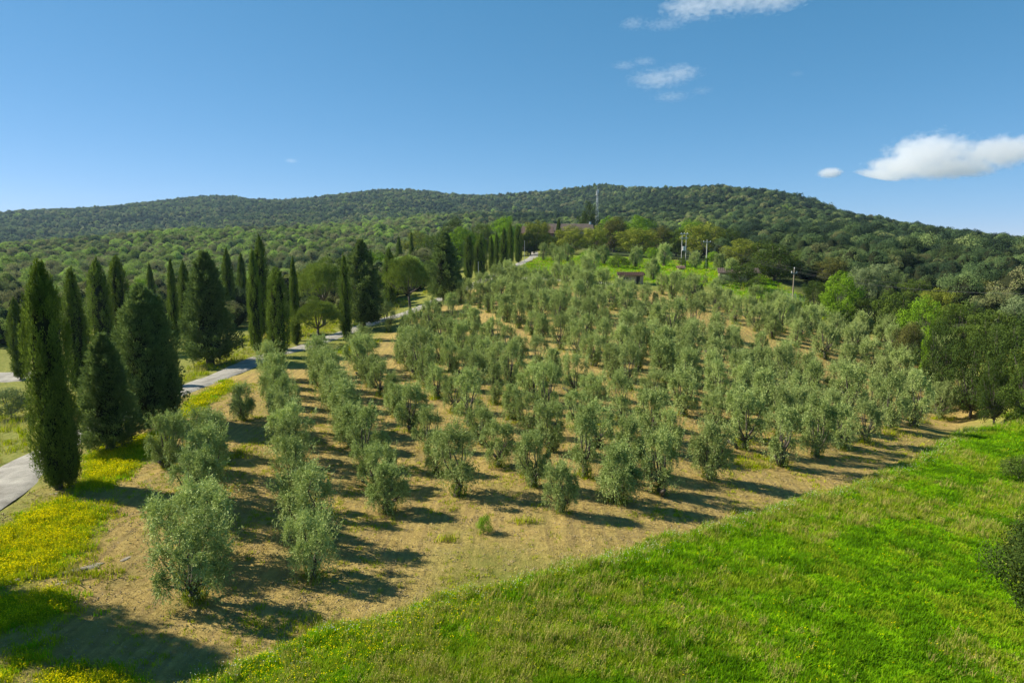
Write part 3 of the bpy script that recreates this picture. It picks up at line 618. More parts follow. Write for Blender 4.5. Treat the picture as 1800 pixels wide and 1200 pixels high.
# ------------------------------------------------------------------ the olive grove
FRONT = [(343,1057),(550,1013),(682,898),(805,873),(987,900),(1087,883),(1160,868),(1247,843),(1305,790),(1373,820),(1436,802),(1478,789),(1520,778),(1565,756),(1605,751),(1652,738),(1698,722),(1724,716),(1738,704),(1702,676),(1658,649),(1604,620)]
LENS = {0: 6}
row_dir = np.array([math.sin(math.radians(-21.5)), math.cos(math.radians(-21.5))])
olive_xy = []; n_ol = 0
LONE_OLIVES = [(683,583,1.05,'dark olive tree in the cypress shade beside the road bend'),(765,566,.95,'small dark olive tree standing beside the road under the tall bushy cypress'),
 (638,626,1.0,'shaded olive tree with bare trunk next to the gravel road and dry grass'),(856,603,.8,'small lone olive tree with a thin bare trunk in a sunny gap'),
 (718,624,1.0,'open-crowned olive tree with green shoots at its foot near the big stone pine'),(296,822,.95,'small dark olive tree at the upper end of the leftmost short row'),(428,738,.9,'dark slim olive tree at the verge beside yellow grass and the cypress shadow'),
 (955,458,.9,'olive tree beside the road top, first of the garden terrace olives'),(973,457,.9,'olive tree second along the garden terrace from the road'),
 (997,460,1.0,'olive tree with bare lower trunk on the garden terrace below the ochre bush'),(1060,464,1.1,'olive tree on the garden terrace between the two lime-green shrubs'),
 (1117,470,1.1,'olive tree on the terrace lawn right of the vine-green fig'),(1167,468,1.2,'large grey olive tree on the lawn between fig and transformer poles'),
 (1222,472,1.0,'pale olive tree between the transformer poles and the ivy-clad pole'),(981,489,1.1,'round olive tree on the strip of grass above the farm track'),
 (1040,486,1.1,'tall olive tree on the terrace edge behind the farm track'),(1027,497,1.0,'olive tree standing at the bend of the pale farm track'),
 (1147,492,1.0,'dark olive tree right of the small tile-roofed shed'),(1265,478,1.0,'rounded grey olive tree left of the long low tiled building'),(1284,492,.95,'olive tree in front of the long low tiled building')]
for u, v, sc, lab in LONE_OLIVES:
    x, y = hit(u, v); k = len(olive_xy); sc *= 1.35 if math.hypot(x, y) > 140 else 1; tr, cr, su, H, W = OLIVES[(k * 4 + 1) % 14]
    plant('olive_tree', lab, 'olive tree', x, y, tr, cr, sc * .97, sc, 'lone olive trees by road and garden', extra=su); olive_xy.append((x, y))
for ri, (u, v) in enumerate(FRONT):
    p = np.array(hit(u, v)); s = 0; k = 0
    while s < 170 and k < LENS.get(ri, 99):
        jit = rng.normal(0, .28, 2) if k else np.zeros(2)
        x, y = p + row_dir * s + jit
        s += (4.3 if ri < 3 else 4.75) + rng.normal(0, .22)
        inside = sdist(np.array([x]), np.array([y]), GROVE)[0] > -.6
        if not inside and k > 0:
            if s > 20: break
            continue
        if k > 2 and rng.random() < .02: continue
        if (polyline_dist(np.array([x]), np.array([y]), ROAD_F)[0] < 4.2): continue
        if min(math.hypot(x - a, y - b) for a, b in olive_xy) < 3.0: continue
        k += 1; n_ol += 1
        tr, cr, su, H, W = OLIVES[rng.integers(0, 14)]
        far = float(smooth(50, 110, math.hypot(x, y))); hs = rng.uniform(.80, 1.18) * (1 + .10 * far + .10 * float(smooth(8, 30, x))); ws = hs * rng.uniform(.82, 1.08) * (1.08 if ri < 3 else 1)
        if ri == 0 and k == 1: hs, ws = 1.05, 1.12
        row = ORD[ri + 1]; place = ORD[k]
        if k == 1: lab = f'olive tree at the meadow end of the {row} row counted from the cypress road'
        else: lab = f'grey-green olive tree, {place} uphill from the meadow in the {row} row from the road'
        plant('olive_tree', lab, 'olive tree', x, y, tr, cr, ws, hs, 'olive trees in the grove rows', extra=su)
        olive_xy.append((x, y))
print('olives', n_ol)

# ------------------------------------------------------------------ cypresses, conifers and stone pines along the road
def place(u, vb=None, r=None):
    return hit(u, vb) if r is None else at_range(u, r)
def size_for(x, y, vtop, wpx, u=None):
    r = math.hypot(x, y); z0 = hz(x, y); _, s = pix_ray(900 if u is None else u, vtop)
    ztop = CAM_Z + s * r; return ztop - z0, wpx * (y * math.cos(PITCH) + (CAM_Z - z0) * math.sin(PITCH)) / FPX
def tall(name, protos, spec, group, cat):
    for u, vb, r, vtop, wpx, pi, lab in spec:
        x, y = place(u, vb, r); h, w = size_for(x, y, vtop, wpx, u); tr, cr, H, W = protos[pi]
        plant(name, lab, cat, x, y, tr, cr, max(.15, w / W * (.86 if 'cypress' in name else 1)), max(.15, h / H), group)
tall('cypress_tree', CYP, [
 (105,860,None,460,84,0,'tall dark cypress with side spires beside the gravel road and yellow flowers'),
 (38,667,None,527,34,1,'lone slim cypress at the pale yard at the left edge'),
 (142,690,None,474,46,3,'dark slim cypress directly behind the tallest near cypress'),
 (182,630,None,455,46,2,'broad cypress in the back row left of the twin-topped cypress'),
 (216,622,None,450,38,5,'cypress with a short side spire behind the big rounded conifer'),
 (266,None,150,465,17,1,'thin distant cypress tip showing above the big rounded conifer'),
 (303,None,120,458,23,4,'very slim cypress just right of the big rounded conifer'),
 (325,None,125,460,27,2,'slim cypress touching the left side of the conical conifer'),
 (405,572,None,440,25,1,'slim pointed cypress just right of the conical conifer'),
 (429,562,None,447,24,4,'second slim pointed cypress right of the conical conifer, a little shorter'),
 (452,617,None,440,28,3,'front one of the close pair of tall cypresses by the road bend'),
 (464,592,None,415,34,2,'highest cypress at the back of the close pair by the road bend'),
 (492,628,None,470,46,5,'stout blunt-topped cypress beside the road left of the round stone pine'),
 (517,None,112,455,18,1,'thin cypress rising behind the stout blunt-topped cypress'),
 (521,605,None,545,22,4,'low young cypress tucked against the stout blunt-topped cypress'),
 (609,600,None,449,24,3,'slim cypress right of the low stone pine, beside the road'),
 (686,542,None,436,27,2,'pointed cypress between the tall dark conifer and the big stone pine'),
 (703,None,240,417,13,1,'small far cypress tip above the large stone pine, the left one of two'),
 (725,None,245,408,11,4,'small far cypress tip above the large stone pine, the higher of two'),
 (824,492,None,412,21,5,'dark blunt cypress at the start of the dense upper roadside group'),
 (845,488,None,411,30,2,'wide dark cypress in the middle of the dense upper roadside group'),
 (864,None,182,415,12,1,'narrow cypress partly hidden in the dense upper roadside group'),
 (873,473,None,409,13,4,'narrow cypress with lit edge in the upper roadside group'),
 (886,476,None,402,18,3,'tall cypress left of the last two in the upper roadside group'),
 (897,None,205,395,14,1,'highest cypress of the upper roadside group, behind its neighbours'),
 (911,462,None,396,17,5,'last cypress of the upper roadside group beside the road'),
 (957,441,None,390,13,1,'free-standing slim cypress in front of the farmhouse roof'),
 (981,None,318,385,13,4,'free-standing slim cypress in front of the middle of the farmhouse roof')],
 'cypress trees along the road', 'cypress')
# the cypress whose long shadow crosses the lower left corner stands just out of view
x, y = -31.9, 29.5
plant('cypress_tree', 'cypress out of view whose pointed shadow crosses the track and grass', 'cypress', x, y, CYP[5][0], CYP[5][1], 1.45, 1.12, 'cypress trees along the road')
tall('conifer_tree', BUSHY, [
 (195,792,None,590,98,1,'ragged young conifer between the tallest near cypress and the big rounded conifer'),
 (264,748,None,503,108,0,'big rounded dark conifer beside the road bank'),
 (370,641,None,447,88,1,'large conical conifer with a visible short trunk standing on grass'),
 (638,580,None,424,70,2,'tall dark ragged conifer behind the road, left of the big stone pine'),
 (783,534,None,410,62,2,'tall dark conifer with narrow top beside the road'),
 (58,None,120,494,46,1,'ragged dark conifer behind the lone slim cypress')],
 'bushy conifers along the road', 'conifer')
tall('stone_pine', PINES, [
 (560,608,None,519,94,0,'low round stone pine with short trunk on the road verge'),
 (722,558,None,441,92,1,'large stone pine with thick bare trunk beside the road'),
 (568,None,128,450,100,0,'broad flat stone pine crown behind the low round stone pine'),
 (655,None,150,470,60,1,'stone pine half hidden behind the tall dark ragged conifer'),
 (760,None,160,458,56,0,'stone pine crown leaning against the tall dark conifer by the road')],
 'stone pines along the road', 'pine')

# ------------------------------------------------------------------ broadleaf trees round the farm and along the wood edge
BROAD_SPEC = [ # u, range, vtop, width px, foliage, label
 (812,262,402,46,'lime_leaf','bright lime-green tree at the start of the farm wood behind the cypresses'),
 (790,285,392,44,'dark_leaf','dark rounded tree left of the bright lime-green tree behind the cypresses'),
 (760,270,415,48,'mid_leaf','mid-green round tree above the tall dark roadside conifer'),
 (735,300,408,46,'ochre_leaf','yellowish-olive tree crown behind the two small far cypress tips'),
 (892,262,384,46,'lime_leaf','bright green tree crowning the upper roadside cypress group'),
 (850,280,395,40,'mid_leaf','green tree behind the dense upper roadside cypress group'),
 (938,278,389,44,'ochre_leaf','brownish-green rounded tree in front of the red farmhouse wall'),
 (932,262,404,34,'dark_leaf','dark dense tree right of the last roadside cypress'),
 (968,262,414,34,'dark_leaf','dark tree between the two free-standing cypresses'),
 (1003,262,400,56,'ochre_leaf','olive-brown rounded tree below the farmhouse roof'),
 (1040,258,399,42,'ochre_leaf','yellow-olive domed tree in front of the farmhouse end wall'),
 (1077,285,386,50,'brown_leaf','russet-brown tree behind the yellow-olive domed tree'),
 (1112,256,402,60,'ochre_leaf','wide yellow-olive tree right of the little red house'),
 (1072,300,380,44,'lime_leaf','lime-green treetop beside the lattice mast'),
 (1118,300,379,48,'lime_leaf','lime-green treetop above the wide yellow-olive tree'),
 (1157,272,400,42,'brown_leaf','dull brown tree behind the lime-green bush'),
 (1186,270,402,42,'mid_leaf','mid-green tree left of the transformer poles'),
 (1213,290,387,44,'lime_leaf','lime-green tree rising behind the transformer poles'),
 (1238,262,392,56,'ochre_leaf','large brownish-olive tree behind the ivy-clad pole'),
 (1030,370,360,34,'dark_leaf','dark tall tree left of the lattice mast'),
 (1275,270,405,48,'dark_leaf','dark green tree right of the large brownish-olive tree'),
 (1302,235,421,66,'ochre_leaf','wide olive-brown tree above the long low tiled building'),
 (1360,190,428,86,'dark_leaf','largest dark green oak behind the long low tiled building'),
 (1408,200,440,52,'mid_leaf','green tree right of the largest dark oak behind the building'),
 (1432,150,492,48,'dark_leaf','dark low tree right of the grey fence and power pole'),
 (1480,142,476,62,'lime_leaf','bright green tree right of the power pole by the grove corner'),
 (1515,160,466,56,'grey_leaf','grey-green tree behind the bright green tree at the grove corner'),
 (1548,175,462,60,'grey_leaf','pale grey-green treetop in the wood above the grove corner'),
 (1462,190,452,54,'brown_leaf','brownish tree behind the bright green tree at the grove corner'),
 (1572,132,510,70,'mid_leaf','rounded mid-green tree at the grove edge right of the bright green tree'),
 (1530,140,520,44,'dark_leaf','dark shaded tree filling the gap beside the bright green tree'),
 (1625,128,520,66,'lime_leaf','yellow-green tree in the wood edge above the bright ivy column'),
 (1640,108,578,26,'lime_leaf','narrow bright lime creeper-covered tree at the grove edge'),
 (1605,116,566,50,'brown_leaf','brownish-green bushy tree left of the narrow lime tree'),
 (1672,106,572,66,'dark_leaf','dark green oak right of the narrow lime tree'),
 (1690,122,530,70,'mid_leaf','mid-green oak crown above the dark oak at the wood edge'),
 (1725,100,580,80,'dark_leaf','large dark oak in the wood above the far corner of the olive rows'),
 (1745,118,540,76,'mid_leaf','green oak behind the large dark oak near the right edge'),
 (1782,98,556,86,'dark_leaf','broad dark oak at the right edge above the grassy corner'),
 (1800,120,520,80,'grey_leaf','grey-green tree at the right edge behind the broad dark oak'),
 (1770,90,630,56,'dark_leaf','low dark oak shading the grassy corner of the meadow'),
 (1835,88,600,90,'mid_leaf','green oak cut by the right edge of the wood corner'),
 (1655,145,505,60,'ochre_leaf','yellowish-brown oak in the wood behind the yellow-green tree'),
 (1600,160,488,60,'mid_leaf','mid-green oak in the wood, third back from the grove edge'),
 (1700,160,492,60,'ochre_leaf','ochre-tinged oak in the wood behind the mid-green crown'),
 (1755,165,486,64,'brown_leaf','brownish oak in the wood near the right edge, high up'),
 (20,150,560,70,'mid_leaf','green rounded tree beyond the pale yard at the left edge'),
 (-20,170,540,80,'lime_leaf','pale green tree cut by the left edge beyond the yard'),
 (90,165,520,60,'mid_leaf','green tree between the two leftmost cypresses'),
 (160,190,492,50,'ochre_leaf','pale yellowish tree behind the broad back-row cypress'),
 (250,185,490,50,'lime_leaf','fresh green tree behind the big rounded conifer'),
 (345,200,486,46,'lime_leaf','fresh green tree behind the conical conifer'),
 (470,170,500,50,'mid_leaf','mid-green tree behind the stout blunt-topped cypress'),
 (540,200,470,60,'ochre_leaf','olive-green tree behind the broad flat stone pine crown'),
 (610,215,452,56,'mid_leaf','green tree behind the slim cypress and dark ragged conifer'),
 (660,230,440,52,'lime_leaf','fresh green tree behind the pointed roadside cypress'),
 (700,225,448,54,'mid_leaf','green tree above the large stone pine'),
 (790,210,445,50,'lime_leaf','light green tree behind the tall dark roadside conifer'),
 (745,215,452,44,'dark_leaf','dark green tree right of the large stone pine crown')]
for i, (u, r, vtop, wpx, fol, lab) in enumerate(BROAD_SPEC):
    x, y = at_range(u, r); h, w = size_for(x, y, vtop, wpx, u); tr, cr, H, W = BROAD[fol][i % len(BROAD[fol])]
    h = max(h, 2.5); plant('broadleaf_tree', lab, 'tree', x, y, tr, cr, w / W * (1.3 if 250 < r < 320 else 1.12), h / H * (1.05 if 250 < r < 300 else 1), 'broadleaf trees round farm and wood edge')
SHRUB_SPEC = [(1302,503,463,50,'dark_leaf','dark leafy fig-like bush in front of the long low building'),(1272,503,482,30,'grey_leaf','grey-green bush hiding the end of the long low building'),(1330,510,484,34,'mid_leaf','green bush right of the dark fig-like bush'),(1035,466,441,34,'lime_leaf','round lime-green shrub on the garden terrace'),(1087,471,447,36,'mid_leaf','spreading green fig bush on the garden terrace'),
 (1146,457,435,28,'lime_leaf','small lime-green bush at the edge of the terrace lawn'),(1252,460,442,22,'lime_leaf','small bright bush behind the ivy-clad pole'),
 (1200,468,452,16,'mid_leaf','small green bush beside the transformer poles'),(1335,515,500,30,'lime_leaf','low clipped green bush on the bank above the grove'),
 (20,735,680,60,'grey_leaf','low grey-green shrub by the yard at the left edge'),(75,715,685,44,'mid_leaf','low green shrub behind the tallest near cypress'),
 (850,938,905,26,'lime_leaf','small lone green bush on the bare soil below the grove'),(1790,850,800,60,'mid_leaf','green shrub on the meadow at the right edge')]
for i, (u, vb, vtop, wpx, fol, lab) in enumerate(SHRUB_SPEC):
    x, y = hit(u, vb); h, w = size_for(x, y, vtop, wpx, u); tr, cr, H, W = SHRUB[fol]
    plant('shrub', lab, 'shrub', x, y, tr, cr, w / W, max(.3, h) / H, 'shrubs in garden and verges', crown_name='foliage')
oak = clump_tree(77, H=6.6, W=6.2, trunk_h=.8, clumps=60, n=46000, leaf=(.08, .16), mat='dark_leaf', rclump=(.13, .22), name='near_oak', trunk_r=.16)
x, y = at_range(1962, 40)
plant('oak_tree', 'dark leafy oak cut by the right edge of the meadow', 'tree', x, y, oak[0], oak[1], 1.0, 1.0)

# ------------------------------------------------------------------ scatter: real geometry instanced on surveyed points (one object per mass)
def scatter(name, P, rot, scl, idx, protos, label=None, cat=None, zone=None):
    """P (n,3), rot (n,3), scl (n,), idx (n,), protos = [(V, F(quads), tint, midx)], mats list"""
    protos, mats = protos; n = len(P); Vs = [np.asarray(P)]; Fs, Ts, Ms, pid = [], [], [], [np.full(n, -1)]; off = n
    for k, (V, F, t, mi) in enumerate(protos):
        Vs.append(V); Fs.append(F + off); off += len(V); Ts.append(t); Ms.append(mi); pid.append(np.full(len(V), k))
    me = mesh_from(name, np.vstack(Vs), np.vstack(Fs), mats, np.concatenate(Ts), np.concatenate(Ms))
    tot = len(me.vertices); pad = tot - n
    def attr(nm, ty, key, a): 
        t = me.attributes.new(nm, ty, 'POINT'); t.data.foreach_set(key, a.ravel())
    attr('proto', 'INT', 'value', np.concatenate(pid).astype(np.int32))
    attr('pick', 'INT', 'value', np.concatenate([idx, np.zeros(pad)]).astype(np.int32))
    attr('spin', 'FLOAT_VECTOR', 'vector', np.vstack([rot, np.zeros((pad, 3))]).astype(np.float32))
    s3 = scl if scl.ndim == 2 else np.repeat(scl[:, None], 3, 1)
    attr('size', 'FLOAT_VECTOR', 'vector', np.vstack([s3, np.ones((pad, 3))]).astype(np.float32))
    if zone is not None: attr('zone', 'FLOAT', 'value', np.concatenate([zone, np.zeros(pad)]).astype(np.float32))
    o = obj(name, me); tag(o, label, cat, None, 'stuff')
    ng = bpy.data.node_groups.new(name + '_scatter', 'GeometryNodeTree')
    ng.interface.new_socket('Geometry', in_out='INPUT', socket_type='NodeSocketGeometry'); ng.interface.new_socket('Geometry', in_out='OUTPUT', socket_type='NodeSocketGeometry')
    nd, lk = ng.nodes, ng.links; gi = nd.new('NodeGroupInput'); go = nd.new('NodeGroupOutput')
    def named(nm, ty):
        a = nd.new('GeometryNodeInputNamedAttribute'); a.data_type = ty; a.inputs['Name'].default_value = nm; return a.outputs['Attribute']
    pa = named('proto', 'INT')
    def sep_geo(k):
        c = nd.new('FunctionNodeCompare'); c.data_type = 'INT'; c.operation = 'EQUAL'
        lk.new(pa, c.inputs[2]); c.inputs[3].default_value = k
        s = nd.new('GeometryNodeSeparateGeometry'); s.domain = 'POINT'; lk.new(gi.outputs[0], s.inputs[0]); lk.new(c.outputs[0], s.inputs['Selection']); return s.outputs[0]
    jn = nd.new('GeometryNodeJoinGeometry')
    for k in reversed(range(len(protos))):
        ti = nd.new('GeometryNodeGeometryToInstance'); lk.new(sep_geo(k), ti.inputs[0]); lk.new(ti.outputs[0], jn.inputs[0])
    ip = nd.new('GeometryNodeInstanceOnPoints'); lk.new(sep_geo(-1), ip.inputs['Points']); lk.new(jn.outputs[0], ip.inputs['Instance'])
    ip.inputs['Pick Instance'].default_value = True; lk.new(named('pick', 'INT'), ip.inputs['Instance Index'])
    e2r = nd.new('FunctionNodeEulerToRotation'); lk.new(named('spin', 'FLOAT_VECTOR'), e2r.inputs[0]); lk.new(e2r.outputs[0], ip.inputs['Rotation'])
    lk.new(named('size', 'FLOAT_VECTOR'), ip.inputs['Scale']); lk.new(ip.outputs[0], go.inputs[0])
    md = o.modifiers.new('scatter', 'NODES'); md.node_group = ng
    return o

# ---- the far woods
def forest_proto(seed, n, leaf, R=4.2, H=7.5, slim=1.0, many=False):
    g = np.random.default_rng(seed); cl = g.integers(16, 24) if many else g.integers(5, 9); PB, NN, TT = [], [], []
    for i in range(cl):
        a = i * 2.4 + g.uniform(0, .8); rad = R * (.5 if i else 0) * (g.uniform(.3, 1.5) if many else g.uniform(.7, 1.1)) * slim; c = np.array([math.cos(a) * rad, math.sin(a) * rad, H * ((g.uniform(.30, .80) - .03 * rad if many else g.uniform(.50, .68)) if i else .72)])
        rc = R * (g.uniform(.20, .38) if many else g.uniform(.42, .62)) * slim; m = n // cl; d = rand_dirs(g, m); d[:, 2] = np.abs(d[:, 2]) * 1.1 - .45; d = unit(d)
        PB.append(c + d * np.array([rc, rc, rc * .85]) * g.uniform(.82, 1.1, (m, 1))); NN.append(d); TT.append(np.full(m, g.uniform(.2, .9)) + g.normal(0, .15, m))
    PB, NN, TT = np.vstack(PB), np.vstack(NN), np.clip(np.concatenate(TT), 0, 1); m = len(PB)
    D = unit(np.cross(NN, rand_dirs(g, m)) + NN * .3); L = g.uniform(.7, 1.3, m) * leaf
    V, F = leaves(PB - D * L[:, None] * .5, D, g, L, L * .7, NN * .8)
    # solid core of the crown, its inner shade put into the dark colour
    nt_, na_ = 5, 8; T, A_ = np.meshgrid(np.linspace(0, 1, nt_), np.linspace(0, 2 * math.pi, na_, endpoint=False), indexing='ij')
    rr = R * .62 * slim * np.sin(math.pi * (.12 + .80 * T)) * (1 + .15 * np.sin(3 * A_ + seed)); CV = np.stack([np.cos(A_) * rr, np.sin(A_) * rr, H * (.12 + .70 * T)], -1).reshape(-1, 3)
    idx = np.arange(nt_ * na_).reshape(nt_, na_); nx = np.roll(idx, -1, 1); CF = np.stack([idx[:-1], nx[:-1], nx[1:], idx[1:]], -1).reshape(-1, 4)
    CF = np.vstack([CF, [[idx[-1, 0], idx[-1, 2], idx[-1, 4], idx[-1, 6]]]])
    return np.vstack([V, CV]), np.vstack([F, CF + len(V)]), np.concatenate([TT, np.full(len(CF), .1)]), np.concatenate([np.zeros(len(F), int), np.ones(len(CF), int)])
FOREST = ([forest_proto(500 + i, 2600, .38) for i in range(6)] + [forest_proto(520 + i, 900, .62) for i in range(5)] + [forest_proto(540 + i, 280, 1.0) for i in range(4)] + [forest_proto(560 + i, 9500, .19, many=True) for i in range(6)], [M['forest_leaf'], M['shade_core']])
def forest_points():
    out = []
    def band(r0, r1, sp, az0, az1):
        area = .5 * (r1 * r1 - r0 * r0) * (az1 - az0); n = int(area / (sp * sp)); return np.sqrt(rng.uniform(r0 * r0, r1 * r1, n)), rng.uniform(az0, az1, n)
    for r0, r1, sp in ((104, 420, 4.1), (420, 800, 4.6), (800, 1400, 6.0), (1400, 2700, 8.2)):
        r, a = band(r0, r1, sp, math.radians(-41), math.radians(41)); out.append(np.stack([np.sin(a) * r, np.cos(a) * r], 1))
    P = np.vstack(out); x, y = P[:, 0], P[:, 1]; r = np.hypot(x, y); a = np.arctan2(x, y); ad = np.degrees(a)
    keep = np.ones(len(P), bool); n = r < 430
    g = np.full(len(P), -99.); g[n] = sdist(x[n], y[n], GROVE); gd = np.full(len(P), -99.); gd[n] = sdist(x[n], y[n], GARDEN); rd = np.full(len(P), 99.); rd[n] = polyline_dist(x[n], y[n], ROAD_F[::4])
    keep &= (g < -6) & (gd < -6) & (rd > 15)
    # the farm yard and the strip of rough grass left of the road stay open
    keep &= ~((r < 395) & (ad > -7) & (ad < 15)); keep &= ~((r < 135) & (ad < 0)) & ~((r < 150) & (ad > -22) & (ad < -3)); keep &= ~((r < 135) & (ad > 20)); keep &= ~((r < 190) & (ad > 8) & (ad < 27)); keep &= ~((r < 240) & (ad > 0) & (ad < 20))
    keep &= ~(sdist(x, y, CLEARING) > -6)
    # open glades on the right-hand hill
    gl = vnoise(x / 26 + 9, y / 26, 77); keep &= ~((gl > .86) & (ad > 8) & (r > 260) & (r < 900))
    P, r, a = P[keep], r[keep], a[keep]; z = height(P[:, 0], P[:, 1])
    # leave out what lies wholly behind a nearer ridge
    ang = np.degrees(a); bins = ((ang + 41) / .5).astype(int); vis = np.zeros(len(P), bool); rs = np.exp(np.linspace(math.log(120), math.log(3000), 260))
    for b in range(bins.max() + 1):
        ab = math.radians(-41 + (b + .5) * .5); sl = (base_height(np.sin(ab) * rs, np.cos(ab) * rs) + 2.0 - CAM_Z) / rs; cm = np.maximum.accumulate(sl)
        m = bins == b; k = np.clip(np.searchsorted(rs, r[m]) - 2, 0, 259); vis[m] = (z[m] + 14 - CAM_Z) / r[m] > cm[k] - .002
    return P[vis], z[vis], r[vis]
FP, FZ, FR = forest_points(); n = len(FP); print('forest', n)
fidx = np.where(FR < 270, 15 + rng.integers(0, 6, n), np.where(FR < 480, rng.integers(0, 6, n), np.where(FR < 950, 6 + rng.integers(0, 5, n), 11 + rng.integers(0, 4, n))))
fs = rng.choice([.5, .75, 1.0, 1.3], n) * rng.uniform(.85, 1.15, n) * (.85 + .3 * fbm(FP[:, 0] / 60, FP[:, 1] / 60, 9)); fs = np.where(FR > 950, fs * .9, fs * .68)
fs3 = np.stack([fs, fs, fs * rng.uniform(.85, 1.5, n)], 1)
fzone = np.clip(.95 * (fbm(FP[:, 0] / 70, FP[:, 1] / 70, 19) - .12) * np.where(FR > 1000, .9, 1) + .50 * smooth(50, -120, FP[:, 0]) * (FR < 1000) - .12 * smooth(20, 60, FP[:, 0]) * (FR < 300) - .03 * smooth(0, 150, FP[:, 0]) * (FR < 1300) + .16 * (FR > 1200) * smooth(300, -100, FP[:, 0]) + rng.normal(0, .22, n), 0, 1)
scatter('woodland', np.column_stack([FP, FZ - .4]), np.column_stack([np.zeros(n), np.zeros(n), rng.uniform(0, 6.28, n)]), fs3, fidx, FOREST,
        'dense green woodland covering the far hills', 'woodland', zone=fzone)

# ---- grasses, flowers and stubble
def tuft(seed, n, h, spread, w, lean=.35, mi=0, head=None, hm=1, hsize=.05):
    g = np.random.default_rng(seed); a = g.uniform(0, 2 * math.pi, n); rad = spread * np.sqrt(g.random(n)); b = np.stack([np.cos(a) * rad, np.sin(a) * rad, np.full(n, -.04)], 1)
    ld = g.uniform(0, 2 * math.pi, n); hh = h * g.uniform(.55, 1.15, n); ln = hh * g.uniform(.1, lean * 2, n)
    side = np.stack([-np.sin(ld), np.cos(ld), np.zeros(n)], 1) * (w / 2); L = np.stack([np.cos(ld), np.sin(ld), np.zeros(n)], 1)
    m_ = b + L * (ln * .35)[:, None] + np.array([0, 0, 1.]) * (hh * .6)[:, None]; t_ = b + L * ln[:, None] + np.array([0, 0, 1.]) * hh[:, None]
    V = np.stack([b - side, b + side, m_ + side * .8, m_ - side * .8, t_ + side * .15, t_ - side * .15], 1).reshape(-1, 3); o = np.arange(n)[:, None] * 6
    F = np.vstack([o + np.array([[0, 1, 2, 3]]), o + np.array([[3, 2, 4, 5]])]); t = np.tile(g.random(n), 2); mi_ = np.full(2 * n, mi)
    if head:
        k = min(head, n); d = rand_dirs(g, k) * .25 + np.array([0, 0, 0.]); dd = unit(np.stack([g.normal(0, 1, k), g.normal(0, 1, k), g.normal(0, .25, k)], 1))
        hv, hf = leaves(t_[:k] - dd * hsize / 2, dd, g, hsize, hsize, np.array([[0, 0, 2.5]]) * np.ones((k, 1)))
        F = np.vstack([F, hf + len(V)]); V = np.vstack([V, hv]); t = np.concatenate([t, g.random(k)]); mi_ = np.concatenate([mi_, np.full(k, hm)])
    return V, F, t, mi_
def grass_field(name, label, r0, r1, dens, protos, pick, accept, az=(-42, 42), size=(.7, 1.3), grow=0.012, cat='grass'):
    a0, a1 = math.radians(az[0]), math.radians(az[1]); area = .5 * (r1 * r1 - r0 * r0) * (a1 - a0); n = int(area * dens)
    # density thins with distance while the tufts widen
    r = np.sqrt(rng.uniform(r0 * r0, r1 * r1, n)); keep = rng.random(n) < np.minimum(1, (r0 / r) ** 1.0); r = r[keep]; a = rng.uniform(a0, a1, len(r)); x, y = np.sin(a) * r, np.cos(a) * r
    k = accept(x, y); x, y, r = x[k], y[k], r[k]; n = len(x); z = height(x, y)
    s = rng.uniform(*size, n) * (1 + np.maximum(0, r - r0) * grow); s3 = np.stack([s, s, rng.uniform(*size, n) * (1 + np.maximum(0, r - r0) * grow * .3) * (.5 + 1.2 * fbm(x / 1.1, y / 1.1, 55))], 1)
    rot = np.column_stack([rng.normal(0, .1, n), rng.normal(0, .1, n), rng.uniform(0, 6.28, n)])
    print(name, n); return scatter(name, np.column_stack([x, y, z]), rot, s3, pick(x, y), protos, label, cat)
def mdist(x, y): return sdist(x, y, MEADOW) + (fbm(x / 1.3, y / 1.3, 3) - .5) * 1.4
MEAD = ([tuft(1, 30, .16, .22, .026, lean=.6), tuft(2, 30, .21, .22, .024, lean=.5), tuft(3, 28, .12, .24, .034, lean=.9), tuft(4, 20, .34, .20, .016, mi=1, head=10, hm=1, hsize=.035),
         tuft(5, 26, .21, .22, .026, head=4, hm=2, hsize=.042), tuft(6, 22, .36, .22, .02, head=8, hm=3, hsize=.035), tuft(7, 30, .23, .22, .022, mi=4), tuft(8, 30, .19, .22, .03, lean=.6, mi=5), tuft(9, 28, .26, .2, .025, mi=5)], [M['grass'], M['dry_grass'], M['petal'], M['white_petal'], M['pale_grass'], M['deep_grass']])
def pick_meadow(x, y):
    n = len(x); k = rng.integers(0, 3, n); d = fbm(x / 4.5, y / 4.5, 61); e = sdist(x, y, MEADOW); q_ = rng.random(n)
    d2 = fbm(x / 1.7 + 40, y / 1.7, 71); k = np.where(rng.random(n) < .15 + .7 * smooth(.45, .62, d2), rng.choice([7, 8], n), k)
    d3 = fbm(x / 2.5 + 7, y / 2.5, 91); k = np.where(rng.random(n) < .5 * smooth(.55, .7, d3), 6, k)
    k = np.where((q_ < smooth(.50, .70, d) * .6), np.where(rng.random(n) < .28, 3, 6), k)
    west = smooth(16, -4, x) * smooth(.3, .6, fbm(x / 2.2, y / 2.2, 37)); k = np.where(rng.random(n) < west * .75, np.where(rng.random(n) < .30, 3, 6), k)
    edge = smooth(2.2, 0, e); k = np.where(rng.random(n) < edge * .55, np.where(rng.random(n) < .45, 3, np.where(rng.random(n) < .5, 5, 6)), k)
    left = smooth(4, -6, x) * smooth(5.0, 0, e); k = np.where(rng.random(n) < left * .45, 4, k); k = np.where(rng.random(n) < .02, 4, k); return k
grass_field('meadow_grass', 'bright green meadow grass with dry patches in front of the grove', 19, 95, 60, MEAD, pick_meadow, lambda x, y: mdist(x, y) > 0)
